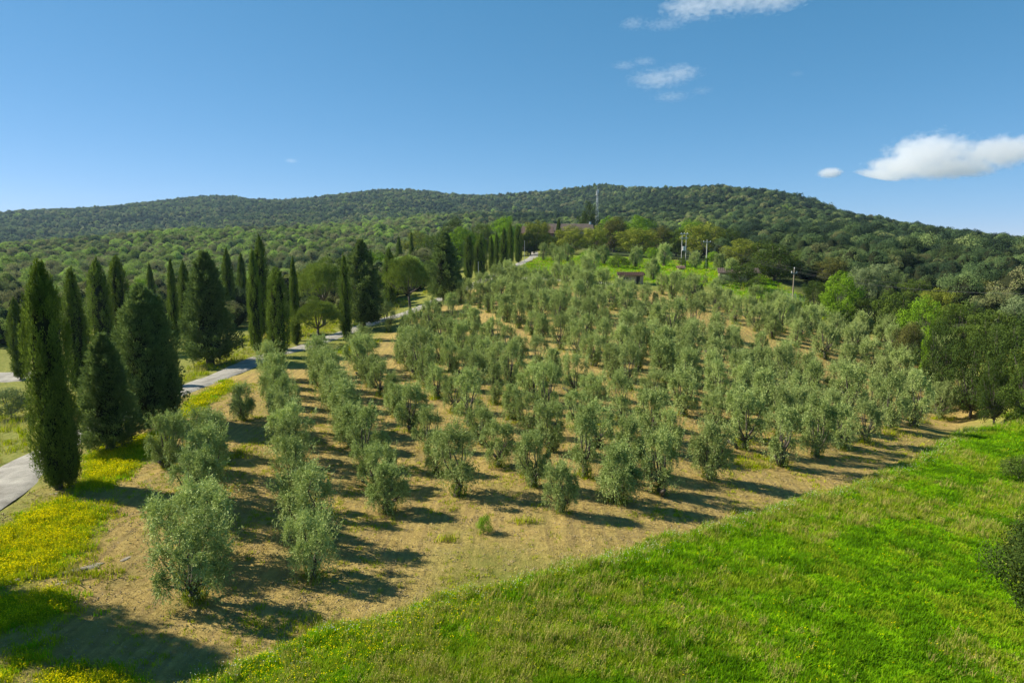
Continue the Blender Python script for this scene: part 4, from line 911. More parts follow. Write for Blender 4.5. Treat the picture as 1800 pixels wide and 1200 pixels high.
FLOW = ([tuft(11, 20, .26, .26, .022, mi=0, head=14, hm=1, hsize=.042), tuft(12, 20, .32, .26, .022, mi=0, head=16, hm=1, hsize=.040), tuft(13, 20, .24, .26, .028, mi=0), tuft(14, 16, .20, .24, .035, mi=2), tuft(15, 20, .22, .26, .024, mi=0, head=6, hm=1, hsize=.038)], [M['rough_grass'], M['petal'], M['grass']])
def fdist(x, y): return np.max([sdist(x, y, p) for p in FLOWERS], axis=0) + (fbm(x / 1.2, y / 1.2, 8) - .5) * 1.6
def pick_flower(x, y):
    n = len(x); d = fbm(x / 1.5, y / 1.5, 14); q_ = rng.random(n); inner = smooth(-.2, 1.2, fdist(x, y)); y_ = (.3 + .6 * smooth(.35, .6, d)) * inner
    return np.where(q_ < y_, rng.integers(0, 2, n), rng.choice([2, 3, 4, 4], n))
grass_field('wildflowers', 'yellow wildflowers in patches beside the gravel road', 24, 110, 40, FLOW, pick_flower,
            lambda x, y: (fdist(x, y) + rng.normal(0, .35, len(x)) > 0) & (mdist(x, y) < 0), az=(-44, -5), cat='wildflowers')
ROUGH = ([tuft(21, 14, .26, .24, .034), tuft(22, 14, .36, .24, .03), tuft(23, 12, .40, .22, .028, mi=1, head=6, hm=1, hsize=.06), tuft(24, 18, .24, .26, .034, mi=2), tuft(25, 18, .18, .28, .04, mi=2)], [M['rough_grass'], M['dry_grass'], M['grass']])
def rdist(x, y):
    m = np.maximum(np.maximum(sdist(x, y, FIELD_L), sdist(x, y, VERGE_L)), sdist(x, y, GARDEN)); return m + (fbm(x / 3, y / 3, 12) - .5) * 3
def accept_rough(x, y): return (rdist(x, y) > 0) & (polyline_dist(x, y, ROAD_F[::3]) > 2.2) & (polyline_dist(x, y, TRACK_F[::3]) > 1.5) & (polyline_dist(x, y, YARD_F[::3]) > 3.4)
grass_field('rough_grass', 'rough yellowing grass along verges and garden terrace', 45, 240, 2.6, ROUGH, lambda x, y: np.where((sdist(x, y, GARDEN) > -1) & (rng.random(len(x)) < .8), rng.integers(3, 5, len(x)), rng.integers(0, 3, len(x))), accept_rough, size=(.8, 1.5))
# tufts round the olive feet and over the mown soil
M['clod'] = simple_material('clod', (.22, .16, .08), (.38, .29, .15), 6, bump=.5)
def clods(seed):
    g = np.random.default_rng(seed); Vs, Fs = [], []
    for k in range(5):
        c = np.array([g.normal(0, .16), g.normal(0, .16), 0]); r_ = g.uniform(.012, .040); q_ = np.array([[1, 0, 0], [0, 1, 0], [-1, 0, 0], [0, -1, 0], [.5, .4, .9], [-.5, .5, .8], [-.4, -.5, .9], [.5, -.5, .7]]) * g.uniform(.7, 1.2, (8, 1)) * r_
        o_ = len(Vs) * 8; Vs.append(q_ + c); Fs += [[o_, o_ + 1, o_ + 5, o_ + 4], [o_ + 1, o_ + 2, o_ + 6, o_ + 5], [o_ + 2, o_ + 3, o_ + 7, o_ + 6], [o_ + 3, o_, o_ + 4, o_ + 7], [o_ + 4, o_ + 5, o_ + 6, o_ + 7]]
    return np.vstack(Vs), np.array(Fs), g.random(len(Fs)), np.full(len(Fs), 3)
SOIL = ([tuft(31, 9, .09, .20, .020, lean=.9, mi=0), tuft(32, 8, .07, .24, .024, lean=1.2, mi=0), tuft(33, 10, .14, .16, .026, mi=1), tuft(34, 12, .30, .2, .03, mi=1), tuft(35, 12, .42, .24, .028, mi=2), clods(1), clods(2)], [M['straw'], M['rough_grass'], M['dry_grass'], M['clod']])
def pick_soil(x, y):
    n = len(x); q_ = rng.random(n); g = fbm(x / 2.6, y / 2.6, 33); return np.where(q_ < .05 + smooth(.50, .72, g) * .5, 2, rng.choice([0, 1, 0, 1, 0, 1, 0, 1, 5, 6], n))
def accept_soil(x, y):
    return (sdist(x, y, GROVE) > -9) & (mdist(x, y) < .1) & (fdist(x, y) < .2) & (polyline_dist(x, y, ROAD_F[::3]) > 2.3)
grass_field('mown_stubble', 'mown straw and stubble strewn over the bare grove soil', 24, 80, 26, SOIL, pick_soil, accept_soil, size=(.6, 1.4), cat='stubble')
ox = np.array(olive_xy); k = np.repeat(np.arange(len(ox)), 15); n = len(k); big = rng.uniform(.2, 1.25, len(ox))[k]
x = ox[k, 0] + rng.normal(0, .38, n); y = ox[k, 1] + rng.normal(0, .38, n)
scatter('tree_foot_grass', np.column_stack([x, y, height(x, y)]), np.column_stack([rng.normal(0, .15, n), rng.normal(0, .15, n), rng.uniform(0, 6.28, n)]), rng.uniform(.6, 1.5, n) * big, rng.choice([3, 3, 3, 4], n), SOIL,
        'uncut yellow-green grass round the feet of the olive trees', 'grass')
# single uncut patches left by the mower
px, py = [], []
for u, v, sp, m in ((1330,818,1.1,70),(1352,808,.8,50),(1562,762,.9,50),(1290,775,.8,50),(1660,738,1.0,60),(1620,742,.7,40),(408,803,.5,30),(425,795,.35,20),(958,642,.5,24),(1020,580,.7,30),(1060,570,.6,24),(1320,905,.8,30),(870,1062,.5,20),(545,1100,.7,26),(780,950,.3,12),(920,918,.25,12),(140,1010,1.0,40)):
    cx, cy = hit(u, v); px.append(cx + rng.normal(0, sp * 1.3, m)); py.append(cy + rng.normal(0, sp * .5, m))
x, y = np.concatenate(px), np.concatenate(py); n = len(x)
scatter('uncut_grass', np.column_stack([x, y, height(x, y)]), np.column_stack([rng.normal(0, .15, n), rng.normal(0, .15, n), rng.uniform(0, 6.28, n)]), rng.uniform(.8, 1.5, n), rng.choice([3, 3, 4], n), SOIL, 'uncut grass patches left between the olive rows', 'grass')

# ------------------------------------------------------------------ buildings
M['stone_wall'] = simple_material('stone_wall', (.30, .21, .14), (.48, .37, .26), 3, bump=.4, detail=8)
M['red_wall'] = simple_material('red_wall', (.20, .10, .065), (.28, .15, .10), 2, bump=.2)
M['plaster'] = simple_material('plaster', (.50, .42, .30), (.62, .54, .41), 2, bump=.2)
M['roof_tile'] = simple_material('roof_tile', (0.1360, 0.0808, 0.0540), (0.2400, 0.1530, 0.1080), 2.5, bump=.3, detail=8)
M['old_tile'] = simple_material('old_tile', (0.1040, 0.0765, 0.0585), (0.1920, 0.1445, 0.1125), 2.5, bump=.3, detail=8)
M['dark_wood'] = simple_material('dark_wood', (.03, .022, .016), (.07, .05, .035), 12, stretch=(4, 4, .5))
M['shutter'] = simple_material('shutter', (.05, .08, .05), (.08, .11, .07), 8)
M['glass'] = simple_material('glass', (.02, .025, .03), (.04, .045, .05), 1, rough=.12)
M['galvanised'] = simple_material('galvanised', (.42, .43, .43), (.60, .61, .61), 6, rough=.5, metal=.5)
M['concrete'] = simple_material('concrete', (.36, .34, .30), (.52, .50, .46), 4, bump=.2)
M['wood_pole'] = simple_material('wood_pole', (.20, .15, .10), (.34, .27, .20), 9, bump=.3, stretch=(4, 4, .4))
M['porcelain'] = simple_material('porcelain', (.62, .62, .58), (.74, .74, .70), 3, rough=.3)
M['cable'] = simple_material('cable', (.03, .03, .03), (.06, .06, .06), 3, rough=.5)
M['white_paint'] = simple_material('white_paint', (.66, .66, .64), (.78, .78, .76), 3)
M['car_paint'] = simple_material('car_paint', (.52, .53, .55), (.58, .59, .60), 2, rough=.25, metal=.4)
M['rubber'] = simple_material('rubber', (.015, .015, .015), (.03, .03, .03), 5)
M['rock'] = simple_material('rock', (.15, .125, .085), (.30, .255, .18), 3, bump=.8, detail=8)
def zed(v, r, u=900): return CAM_Z + pix_ray(u, v)[1] * r
def tiled_slope(parent, name, w, y0, z0, y1, z1, mat, rows, cols, seed):
    """one roof slope as overlapping courses of tile channels, each course a shade uneven"""
    g = np.random.default_rng(seed); mb = MB(); L = math.hypot(y1 - y0, z1 - z0)
    ny, nz = -(z1 - z0) / L, (y1 - y0) / L
    if nz < 0: ny, nz = -ny, -nz
    cw = w / cols
    for k in range(rows):
        a, b = k / rows, (k + 1.12) / rows; lift0, lift1 = .13, .05
        for c in range(cols):
            x0 = -w / 2 + c * cw; j = g.uniform(-.012, .012)
            V = []
            for t, lf in ((a, lift0), (min(b, 1.02), lift1)):
                yy, zz = y0 + (y1 - y0) * t, z0 + (z1 - z0) * t
                for fx, hh in ((0, 0), (.5, .09), (1, 0)):
                    V.append((x0 + cw * fx, yy + ny * (lf + hh + j), zz + nz * (lf + hh + j)))
            mb.add(V, [(0, 1, 4, 3), (1, 2, 5, 4)])
    mb.build(name, mat, parent)
def house(label, u, r, w, d, wall_h, ridge_h, rz=0, wall='stone_wall', roof='roof_tile', zbase=None, windows=(), doors=(), chimney=None, name='farmhouse', mono=False, cat='house', tiles=(14, 40)):
    x, y = at_range(u, r); z = hz(x, y) - .2 if zbase is None else zbase
    h = empty(name, (x, y, z), rz); tag(h, label, cat)
    t = .35; mb = MB()
    # front wall with true openings
    ops = sorted([(cx - ow / 2, cx + ow / 2, zb, zb + oh) for cx, zb, ow, oh in list(windows) + [(c, 0, ow, oh) for c, ow, oh in doors]])
    xs = -w / 2
    cols = sorted({-w / 2, w / 2, *[o[0] for o in ops], *[o[1] for o in ops]})
    for a, b in zip(cols[:-1], cols[1:]):
        here = sorted([o for o in ops if o[0] <= a + 1e-6 and o[1] >= b - 1e-6], key=lambda o: o[2]); zz = 0
        for o in here:
            if o[2] > zz + 1e-4: mb.box(a, b, -d / 2, -d / 2 + t, zz, o[2])
            zz = o[3]
        if zz < wall_h: mb.box(a, b, -d / 2, -d / 2 + t, zz, wall_h)
    mb.box(-w / 2, w / 2, d / 2 - t, d / 2, 0, wall_h)
    for s_ in (-1, 1):
        x0, x1 = (s_ * w / 2 - t, s_ * w / 2) if s_ > 0 else (-w / 2, -w / 2 + t)
        mb.box(x0, x1, -d / 2 + t, d / 2 - t, 0, wall_h)
        if mono: mb.add([(x0, -d / 2, wall_h), (x0, d / 2, wall_h), (x0, d / 2, ridge_h), (x1, -d / 2, wall_h), (x1, d / 2, wall_h), (x1, d / 2, ridge_h)], [(0, 1, 2), (5, 4, 3), (0, 2, 5, 3), (1, 4, 5, 2)])
        else: mb.add([(x0, -d / 2, wall_h), (x0, d / 2, wall_h), (x0, 0, ridge_h), (x1, -d / 2, wall_h), (x1, d / 2, wall_h), (x1, 0, ridge_h)], [(0, 1, 2), (5, 4, 3), (0, 2, 5, 3), (1, 4, 5, 2)])
    mb.build('wall', M[wall], h)
    for cx, zb, ow, oh in windows:
        wd = MB().box(cx - ow / 2, cx + ow / 2, -d / 2 + .18, -d / 2 + .22, zb, zb + oh).build('window', M['glass'], h)
        MB().box(cx - ow / 2 - .08, cx + ow / 2 + .08, -d / 2 - .08, -d / 2 + .17, zb - .12, zb - .005).build('sill', M['plaster'], wd)
        f = MB(); f.box(cx - .03, cx + .03, -d / 2 + .14, -d / 2 + .17, zb, zb + oh); f.box(cx - ow / 2, cx - .035, -d / 2 + .14, -d / 2 + .17, zb + oh * .5 - .03, zb + oh * .5 + .03); f.build('frame', M['white_paint'], wd)
        for s_ in (-1, 1):
            a = cx + s_ * (ow / 2 + ow * .28); MB().box(a - ow * .24, a + ow * .24, -d / 2 - .06, -d / 2 - .01, zb, zb + oh).build('shutter', M['shutter'], wd)
    for cx, ow, oh in doors: MB().box(cx - ow / 2, cx + ow / 2, -d / 2 + .15, -d / 2 + .21, 0, oh).build('door', M['dark_wood'], h)
    ov = .4; slope = (ridge_h - wall_h) / (d if mono else d / 2)
    rf = MB()
    if mono: rf.add([(-w/2-ov, -d/2-ov, wall_h-ov*slope), (w/2+ov, -d/2-ov, wall_h-ov*slope), (w/2+ov, d/2+ov, ridge_h+ov*slope), (-w/2-ov, d/2+ov, ridge_h+ov*slope),
                     (-w/2-ov, -d/2-ov, wall_h-ov*slope+.1), (w/2+ov, -d/2-ov, wall_h-ov*slope+.1), (w/2+ov, d/2+ov, ridge_h+ov*slope+.1), (-w/2-ov, d/2+ov, ridge_h+ov*slope+.1)], [(3,2,1,0),(4,5,6,7),(0,1,5,4),(1,2,6,5),(2,3,7,6),(3,0,4,7)])
    else:
        for s_ in (-1, 1):
            e = s_ * (d / 2 + ov); ze = wall_h - ov * slope
            rf.add([(-w/2-ov, e, ze), (w/2+ov, e, ze), (w/2+ov, 0, ridge_h), (-w/2-ov, 0, ridge_h), (-w/2-ov, e, ze+.1), (w/2+ov, e, ze+.1), (w/2+ov, 0, ridge_h+.1), (-w/2-ov, 0, ridge_h+.1)], [(3,2,1,0),(4,5,6,7),(0,1,5,4),(1,2,6,5),(2,3,7,6),(3,0,4,7)])
    ro = rf.build('roof', M[roof], h)
    tiled_slope(ro, 'tile_courses', w + 2 * ov, -d / 2 - ov, wall_h - ov * slope, (d / 2 + ov) if mono else 0, (ridge_h + ov * slope) if mono else ridge_h, M[roof], tiles[0], tiles[1], int(u))
    if not mono: tiled_slope(ro, 'tile_courses', w + 2 * ov, d / 2 + ov, wall_h - ov * slope, 0, ridge_h, M[roof], tiles[0], tiles[1], int(u) + 1)
    if chimney:
        cx, top, mt = chimney; c = MB(); c.box(cx - .45, cx + .45, -.4, .4, wall_h, top); c.build('chimney', M[mt], ro); MB().box(cx - .6, cx + .6, -.55, .55, top + .004, top + .18).build('chimney_cap', M[roof], ro)
    return h
z1 = hz(*at_range(1000, 340)) - .2
house('long farmhouse with a weathered tile roof behind the ochre trees', 1000, 340, 22, 9, zed(405, 335) - z1, zed(394, 340) - z1, wall='stone_wall', roof='old_tile',
      windows=[(-8, 4.6, 1.1, 1.5), (-3, 4.6, 1.1, 1.5), (3, 4.6, 1.1, 1.5), (8, 4.6, 1.1, 1.5), (-8, 1.2, 1.1, 1.5), (8, 1.2, 1.1, 1.5)], doors=[(0, 1.4, 2.4)], chimney=(10.0, zed(390, 340) - z1, 'white_paint'))
z2 = hz(*at_range(942, 326)) - .2
house('red-walled wing of the farmhouse with an orange tile roof', 942, 326, 15, 8, zed(409, 322) - z2, zed(398, 326) - z2, rz=.12, wall='red_wall',
      windows=[(-4.5, 3.6, 1.0, 1.4), (0, 3.6, 1.0, 1.4), (4.5, 3.6, 1.0, 1.4)], doors=[(2, 1.3, 2.2)])
z3 = hz(*at_range(1056, 292)) - .2
house('little red house among the trees below the farmhouse', 1056, 292, 7.5, 6, zed(431, 289) - z3, zed(424, 292) - z3, rz=-.2, wall='red_wall', windows=[(-2, 1.3, .9, 1.1), (2, 1.3, .9, 1.1)], doors=[(0, 1.0, 2.0)], tiles=(10, 18), name='red_house')
xs_, ys_ = hit(1108, 497); rs_ = math.hypot(xs_, ys_)
house('small stone shed with a flat terracotta roof beside the grove', 1108, rs_, 5.4, 3.6, 1.9, 2.35, rz=-.12, wall='stone_wall', mono=True, doors=[(1.55, .8, 1.7)], windows=[(-1.2, .9, .6, .6)], tiles=(9, 15), name='shed', cat='shed')
xb_, yb_ = hit(1296, 494); rb_ = math.hypot(xb_, yb_)
house('long low tile-roofed building on the bank behind the fig bush', 1296, rb_, 9.2, 4.5, 2.3, 3.2, rz=-.25, wall='stone_wall', mono=True, roof='old_tile', doors=[(2.5, 1.0, 2.0)], windows=[(-2.5, 1.0, .8, .9)], tiles=(10, 22), name='outbuilding', cat='building')
house('tiny stone farmhouse on the bare hilltop', 1192, 1320, 17, 10, 5.0, 7.6, wall='stone_wall', roof='old_tile', windows=[(-4, 1.6, 1.2, 1.6), (4, 1.6, 1.2, 1.6)], doors=[(0, 1.6, 2.4)], tiles=(8, 16), name='hilltop_house')
house('small orange-roofed kennel beside the transformer poles', 1195, 200, 1.6, 1.2, .9, 1.3, wall='plaster', doors=[(0, .5, .6)], tiles=(4, 8), name='kennel', cat='kennel')
for i, (u, r, vtop, wpx, lab) in enumerate(((1173,1325,327,9,'single round tree left of the tiny hilltop farmhouse'),(1204,1335,330,10,'tree touching the right side of the tiny hilltop farmhouse'),(1244,1240,328,14,'first dark tree of the clump right of the hilltop pasture'),(1257,1240,326,15,'middle dark tree of the clump right of the hilltop pasture'),(1272,1235,327,13,'last dark tree of the clump right of the hilltop pasture'))):
    x, y = at_range(u, r); h, w = size_for(x, y, vtop, wpx, u); tr, cr, H, W = BROAD['dark_leaf'][i % 3]
    plant('hilltop_tree', lab, 'tree', x, y, tr, cr, w / W, max(4, h) / H, 'trees on the bare hilltop')
for i in range(26):
    u = 996 + i * 3.7 + rng.uniform(-1.2, 1.2); r = 1560 + rng.uniform(-60, 60); x, y = at_range(u, r); tr, cr, H, W = PINES[i % 2]
    h = rng.uniform(13, 19) * (1 - .35 * abs(i - 13) / 13)
    plant('hilltop_pine', f'{ORD[i + 1]} of the summit pines, counted from the left along the skyline', 'pine', x, y, tr, cr, rng.uniform(6, 9) / W, h / H, 'pines along the rounded summit')

# ------------------------------------------------------------------ poles, mast, wires, fence, car, tile stack, rocks
def insulator(parent, p, mat='porcelain', s=1.0):
    mb = MB(); x, y, z = p; mb.tube([(x, y, z), (x, y, z + .06 * s), (x, y, z + .10 * s), (x, y, z + .16 * s), (x, y, z + .22 * s)], [.03 * s, .07 * s, .045 * s, .075 * s, .03 * s], 8)
    return mb.build('insulator', M[mat], parent)
# lattice mast
x, y = at_range(1047, 425); zb = hz(x, y) - .3; top = zed(334, 425) - zb
mast = tag(empty('lattice_mast', (x, y, zb)), 'tall pale lattice radio mast behind the farmhouse', 'mast')
def leg_at(k, t):
    a = 2 * math.pi * k / 3 + .4; rr = 1.25 * (1 - .62 * t); return Vector((math.cos(a) * rr, math.sin(a) * rr, top * t))
for k in range(3): MB().tube([leg_at(k, 0), leg_at(k, 1)], [.09, .07], 6).build('leg', M['galvanised'], mast)
for b in range(16):
    mb = MB()
    for k in range(3):
        p, q_ = leg_at(k, b / 16), leg_at((k + 1) % 3, (b + 1) / 16); mb.tube([p, q_], [.035, .035], 5)
        mb.tube([leg_at(k, (b + 1) / 16), leg_at((k + 1) % 3, (b + 1) / 16)], [.03, .03], 5)
    mb.build('brace', M['galvanised'], mast)
for k, t in ((0, .97), (1, .93), (2, .80)):
    p = leg_at(k, t) * 1.15; p.z = top * t; a = 2 * math.pi * k / 3 + .4
    MB().tube([(p.x, p.y, p.z - 1.1), (p.x, p.y, p.z + 1.1)], [.22, .22], 8).build('antenna', M['white_paint'], mast)
MB().tube([(0, 0, top), (0, 0, top + 2.5)], [.07, .04], 6).build('spike', M['galvanised'], mast)
# H-frame with transformer
x, y = hit(1201, 468); zb = hz(x, y) - .2; r = math.hypot(x, y); Ht = zed(411, r) - zb
hf = tag(empty('transformer_frame', (x, y, zb)), 'pair of pale concrete poles carrying a transformer above the lawn', 'utility pole')
for s_ in (-1, 1): MB().tube([(s_ * .66, 0, -.5), (s_ * .62, 0, Ht)], [.13, .09], 10).build('pole', M['concrete'], hf)
for t in (.985, .86): MB().box(-1.25, 1.25, -.09, .09, Ht * t - .08, Ht * t + .08).build('crossarm', M['galvanised'], hf)
tf = MB().box(-.42, .42, -.55, -.16, Ht * .50, Ht * .62).build('transformer', M['white_paint'], hf)
for k in range(4): MB().box(-.36 + k * .2, -.30 + k * .2, -.62, -.554, Ht * .51, Ht * .61).build('cooling_fin', M['galvanised'], tf)
MB().box(-.8, .8, -.7, .15, Ht * .485, Ht * .496).build('platform', M['galvanised'], hf)
for k in (-1, 0, 1): insulator(hf, (k * .9, 0, Ht * .985 + .085), s=1.6)
HF_TOP = Vector((x, y, zb + Ht))
# ivy-clad pole
x, y = hit(1241, 474); zb = hz(x, y) - .2; r = math.hypot(x, y); Hp = zed(424, r) - zb
ip_ = tag(empty('utility_pole', (x, y, zb)), 'power pole with a crossarm and ivy climbing its foot', 'utility pole', 'power poles')
MB().tube([(0, 0, -.5), (0, 0, Hp)], [.17, .11], 10).build('pole', M['concrete'], ip_)
MB().box(-1.15, 1.15, -.07, .07, Hp - .35, Hp - .2).build('crossarm', M['galvanised'], ip_)
for k in (-1, 0, 1): insulator(ip_, (k * .95, 0, Hp - .195 if k else Hp + .005), s=1.5)
g = np.random.default_rng(9); k = 2600; a = g.uniform(0, 6.28, k); t = g.random(k) ** 1.3; rad = (.75 - .5 * t) * (.5 + .6 * g.random(k))
Pb = np.stack([np.cos(a) * rad, np.sin(a) * rad, t * 3.6], 1); D = unit(np.stack([np.cos(a), np.sin(a), g.normal(0, .5, k)], 1)); V, F = leaves(Pb, D, g, g.uniform(.1, .2, k), g.uniform(.08, .16, k))
obj('ivy', mesh_from('ivy', V, F, M['lime_leaf'], g.random(k)), ip_)
IV_TOP = Vector((x, y, zb + Hp))
# wooden pole beside the fence
x, y = hit(1393, 532); zb = hz(x, y) - .2; r = math.hypot(x, y); Hp = zed(469.5, r) - zb
wp = tag(empty('utility_pole', (x, y, zb)), 'bare wooden power pole with white insulators at the top of the grove', 'utility pole', 'power poles')
MB().tube([(0, 0, -.5), (0, 0, Hp)], [.17, .11], 10).build('pole', M['wood_pole'], wp)
MB().box(-.62, .62, -.05, .05, Hp - .95, Hp - .85).build('crossarm', M['galvanised'], wp)
for k in (-1, 1): insulator(wp, (k * .55, 0, Hp - .845), s=1.6)
insulator(wp, (0, 0, Hp + .004), s=1.5)
WP_TOP = Vector((x, y, zb + Hp))
x, y = at_range(1935, 118); zb = hz(x, y) - .2
ep = tag(empty('utility_pole', (x, y, zb)), 'wooden power pole beyond the right edge carrying the same wires', 'utility pole', 'power poles')
MB().tube([(0, 0, -.5), (0, 0, 8)], [.17, .11], 10).build('pole', M['wood_pole'], ep); MB().box(-.62, .62, -.05, .05, 7.05, 7.15).build('crossarm', M['galvanised'], ep)
EP_TOP = Vector((x, y, zb + 8))
def wire(a, b, sag, label, r=.011):
    P = [a.lerp(b, t) + Vector((0, 0, -4 * sag * t * (1 - t))) for t in np.linspace(0, 1, 25)]
    o = MB().tube(P, [r] * 25, 5).build('power_line', M['cable']); return tag(o, label, 'power line', 'power lines')
for dx, nm in ((-.55, 'lower left'), (.55, 'lower right')):
    wire(IV_TOP + Vector((dx * 1.6, 0, .1)), WP_TOP + Vector((dx, 0, -.5)), 1.0, f'{nm} wire sagging from the ivy-clad pole to the wooden pole')
    wire(WP_TOP + Vector((dx, 0, -.5)), EP_TOP + Vector((dx, 0, -.8)), 1.6, f'{nm} wire running from the wooden pole over the wood edge')
wire(IV_TOP + Vector((0, 0, .3)), WP_TOP + Vector((0, 0, .3)), 1.0, 'top wire between the ivy-clad pole and the wooden pole')
wire(WP_TOP + Vector((0, 0, .3)), EP_TOP + Vector((0, 0, 0)), 1.6, 'top wire from the wooden pole over the wood edge')
wire(HF_TOP + Vector((.5, 0, .1)), IV_TOP + Vector((-.9, 0, .1)), .7, 'short wire from the transformer poles to the ivy-clad pole')
wire(HF_TOP + Vector((.62, 0, -Ht * .75)), IV_TOP + Vector((0, 0, -5.2)), 1.6, 'thick pale cable hanging low between transformer poles and ivy-clad pole', r=.03)
# slim lamp posts
for u, vb, vt, lab in ((841, 491, 461, 'slim grey lamp post in front of the dense upper cypress group'), (922, 460, 424, 'slim pale lamp post beside the road top')):
    x, y = hit(u, vb); zb = hz(x, y); h = zed(vt, math.hypot(x, y)) - zb
    lp = tag(empty('lamp_post', (x, y, zb)), lab, 'lamp post', 'lamp posts by the road'); MB().tube([(0, 0, -.3), (0, 0, h)], [.07, .045], 8).build('pole', M['galvanised'], lp)
    MB().tube([(0, 0, h - .05), (0, -.35, h + .06)], [.03, .03], 6).build('bracket', M['galvanised'], lp); MB().tube([(0, -.3, h + .02), (0, -.7, h + .05)], [.09, .06], 8).build('lamp_head', M['white_paint'], lp)
# grey fence beside the wooden pole
fx, fy = hit(1382, 526); gx, gy = hit(1414, 531); fence = tag(empty('fence', (fx, fy, 0)), 'low grey wire-panel fence beside the wooden power pole', 'fence')
a, b = Vector((fx, fy, 0)), Vector((gx, gy, 0)); L = (b - a).length; nP = 5
fence.rotation_euler[2] = math.atan2(gy - fy, gx - fx)
for k in range(nP):
    p = a.lerp(b, k / (nP - 1)); z = hz(p.x, p.y); MB().box(L * k / (nP - 1) - .05, L * k / (nP - 1) + .05, -.05, .05, z - .3, z + 1.5).build('post', M['galvanised'], fence)
for k in range(nP - 1):
    z = hz(*a.lerp(b, (k + .5) / (nP - 1))[:2]); mb = MB(); x0, x1 = L * k / (nP - 1) + .053, L * (k + 1) / (nP - 1) - .053
    for j in range(6): mb.box(x0, x1, -.012, .012, z + .15 + j * .22, z + .18 + j * .22)
    for j in range(10): xx = x0 + (x1 - x0) * (j + .5) / 10; mb.box(xx - .012, xx + .012, -.03, -.0135, z + .1, z + 1.35)
    mb.build('wire_panel', M['galvanised'], fence)
# stack of roof tiles in the grove
x, y = hit(914, 527); zb = hz(x, y); ts = tag(empty('tile_stack', (x, y, zb), .1), 'low stack of red-brown roof tiles among the upper olives', 'tile stack')
ch = MB()
for k in range(7):
    t0, t1 = math.pi * k / 7, math.pi * (k + 1) / 7
    ch.add([(math.cos(t0) * .11, 0, math.sin(t0) * .09), (math.cos(t1) * .11, 0, math.sin(t1) * .09), (math.cos(t1) * .11, .45, math.sin(t1) * .09), (math.cos(t0) * .11, .45, math.sin(t0) * .09)], [(0, 1, 2, 3)])
tile_me = mesh_from('tile', ch.V, ch.F, M['roof_tile'])
for k in range(96):
    o = obj('tile', tile_me, ts, (-2.1 + (k % 24) * .18 + rng.uniform(-.03, .03), rng.uniform(-.15, .15) + (.5 if (k // 24) % 2 else 0), (k // 24) * .17 + rng.uniform(0, .05))); o.rotation_euler = (1.2 + rng.normal(0, .15), rng.normal(0, .1), rng.normal(0, .15)); o.scale = (1.1,) * 3
# parked car at the road bend
x, y = hit(880, 481); zb = hz(x, y) + .22; car = tag(empty('parked_car', (x, y, zb), math.radians(35)), 'silver car parked at the road bend under the cypresses', 'car')
prof = [(-2.05, .35), (-2.08, .72), (-1.95, .86), (-1.15, .95), (-.55, 1.40), (.75, 1.45), (1.55, 1.05), (2.0, .92), (2.08, .6), (2.02, .32)]
mb = MB(); n_ = len(prof)
for sy, ins in ((-1, 0), (1, 0)): pass
V = [(px_, -.84 * (.86 if pz > 1.1 else 1), pz) for px_, pz in prof] + [(px_, .84 * (.86 if pz > 1.1 else 1), pz) for px_, pz in prof]
mb.add(V, [tuple(range(n_)), tuple(range(2 * n_ - 1, n_ - 1, -1))] + [((i + 1) % n_, i, n_ + i, n_ + (i + 1) % n_) for i in range(n_)]); mb.build('body', M['car_paint'], car)
for sy in (-1, 1):
    MB().add([(-.98, sy * .835, 1.0), (-.50, sy * .762, 1.34), (.68, sy * .762, 1.38), (1.32, sy * .835, 1.06)], [(0, 1, 2, 3)]).build('side_window', M['glass'], car)
    for wx in (-1.3, 1.3):
        w_ = MB().tube([(wx, sy * .68, .31), (wx, sy * .87, .31)], [.31, .31], 16).build('wheel', M['rubber'], car); MB().tube([(wx, sy * .85, .31), (wx, sy * .885, .31)], [.19, .17], 12).build('rim', M['galvanised'], w_)
MB().add([(-1.14, -.70, .985), (-1.14, .70, .985), (-.60, .62, 1.385), (-.60, -.62, 1.385)], [(0, 1, 2, 3)]).build('windscreen', M['glass'], car)
MB().add([(.82, -.62, 1.44), (.82, .62, 1.44), (1.50, .70, 1.09), (1.50, -.70, 1.09)], [(0, 1, 2, 3)]).build('rear_window', M['glass'], car)
for sy in (-1, 1): MB().box(-2.11, -2.05, sy * .62 - .14, sy * .62 + .14, .62, .76).build('headlight', M['porcelain'], car)
# flat rocks breaking through the bank by the flowers
ROCKS = [(120,1003,0.56,'flat grey rock slab below the large yellow flower patch'),(150,997,0.43,'flat rock next to the slab below the flower patch'),(165,990,0.31,'small pale rock at the end of the slab below the flowers'),
         (222,980,0.28,'small rock on the bare bank right of the flower patch'),(112,1022,0.31,'low dark rock in front of the rock slab'),(25,1020,0.31,'rock at the lower rim of the flower patch'),(95,868,0.25,'stone at the foot of the tallest near cypress'),(165,775,0.22,'stone beside the ragged young conifer')]
for i, (u, v, s_, lab) in enumerate(ROCKS):
    g = np.random.default_rng(900 + i); x, y = hit(u, v); d = rand_dirs(g, 60); q_ = d * np.array([1.5, .6, .2]) * (1 + .25 * (vnoise(d[:, 0] * 2 + i, d[:, 1] * 2, 4)[:, None] - .5))
    import bmesh
    bm = bmesh.new(); [bm.verts.new(p * s_) for p in q_]; bmesh.ops.convex_hull(bm, input=bm.verts); me = bpy.data.meshes.new('rock')
    for vv in [vv for vv in bm.verts if not vv.link_faces]: bm.verts.remove(vv)
    bm.to_mesh(me); bm.free(); me.materials.append(M['rock']); o = obj('rock', me, None, (x, y, hz(x, y) - .03)); o.rotation_euler = (g.normal(0, .1), g.normal(0, .1), .5 + g.normal(0, .4)); tag(o, lab, 'rock', 'rocks on the bank')

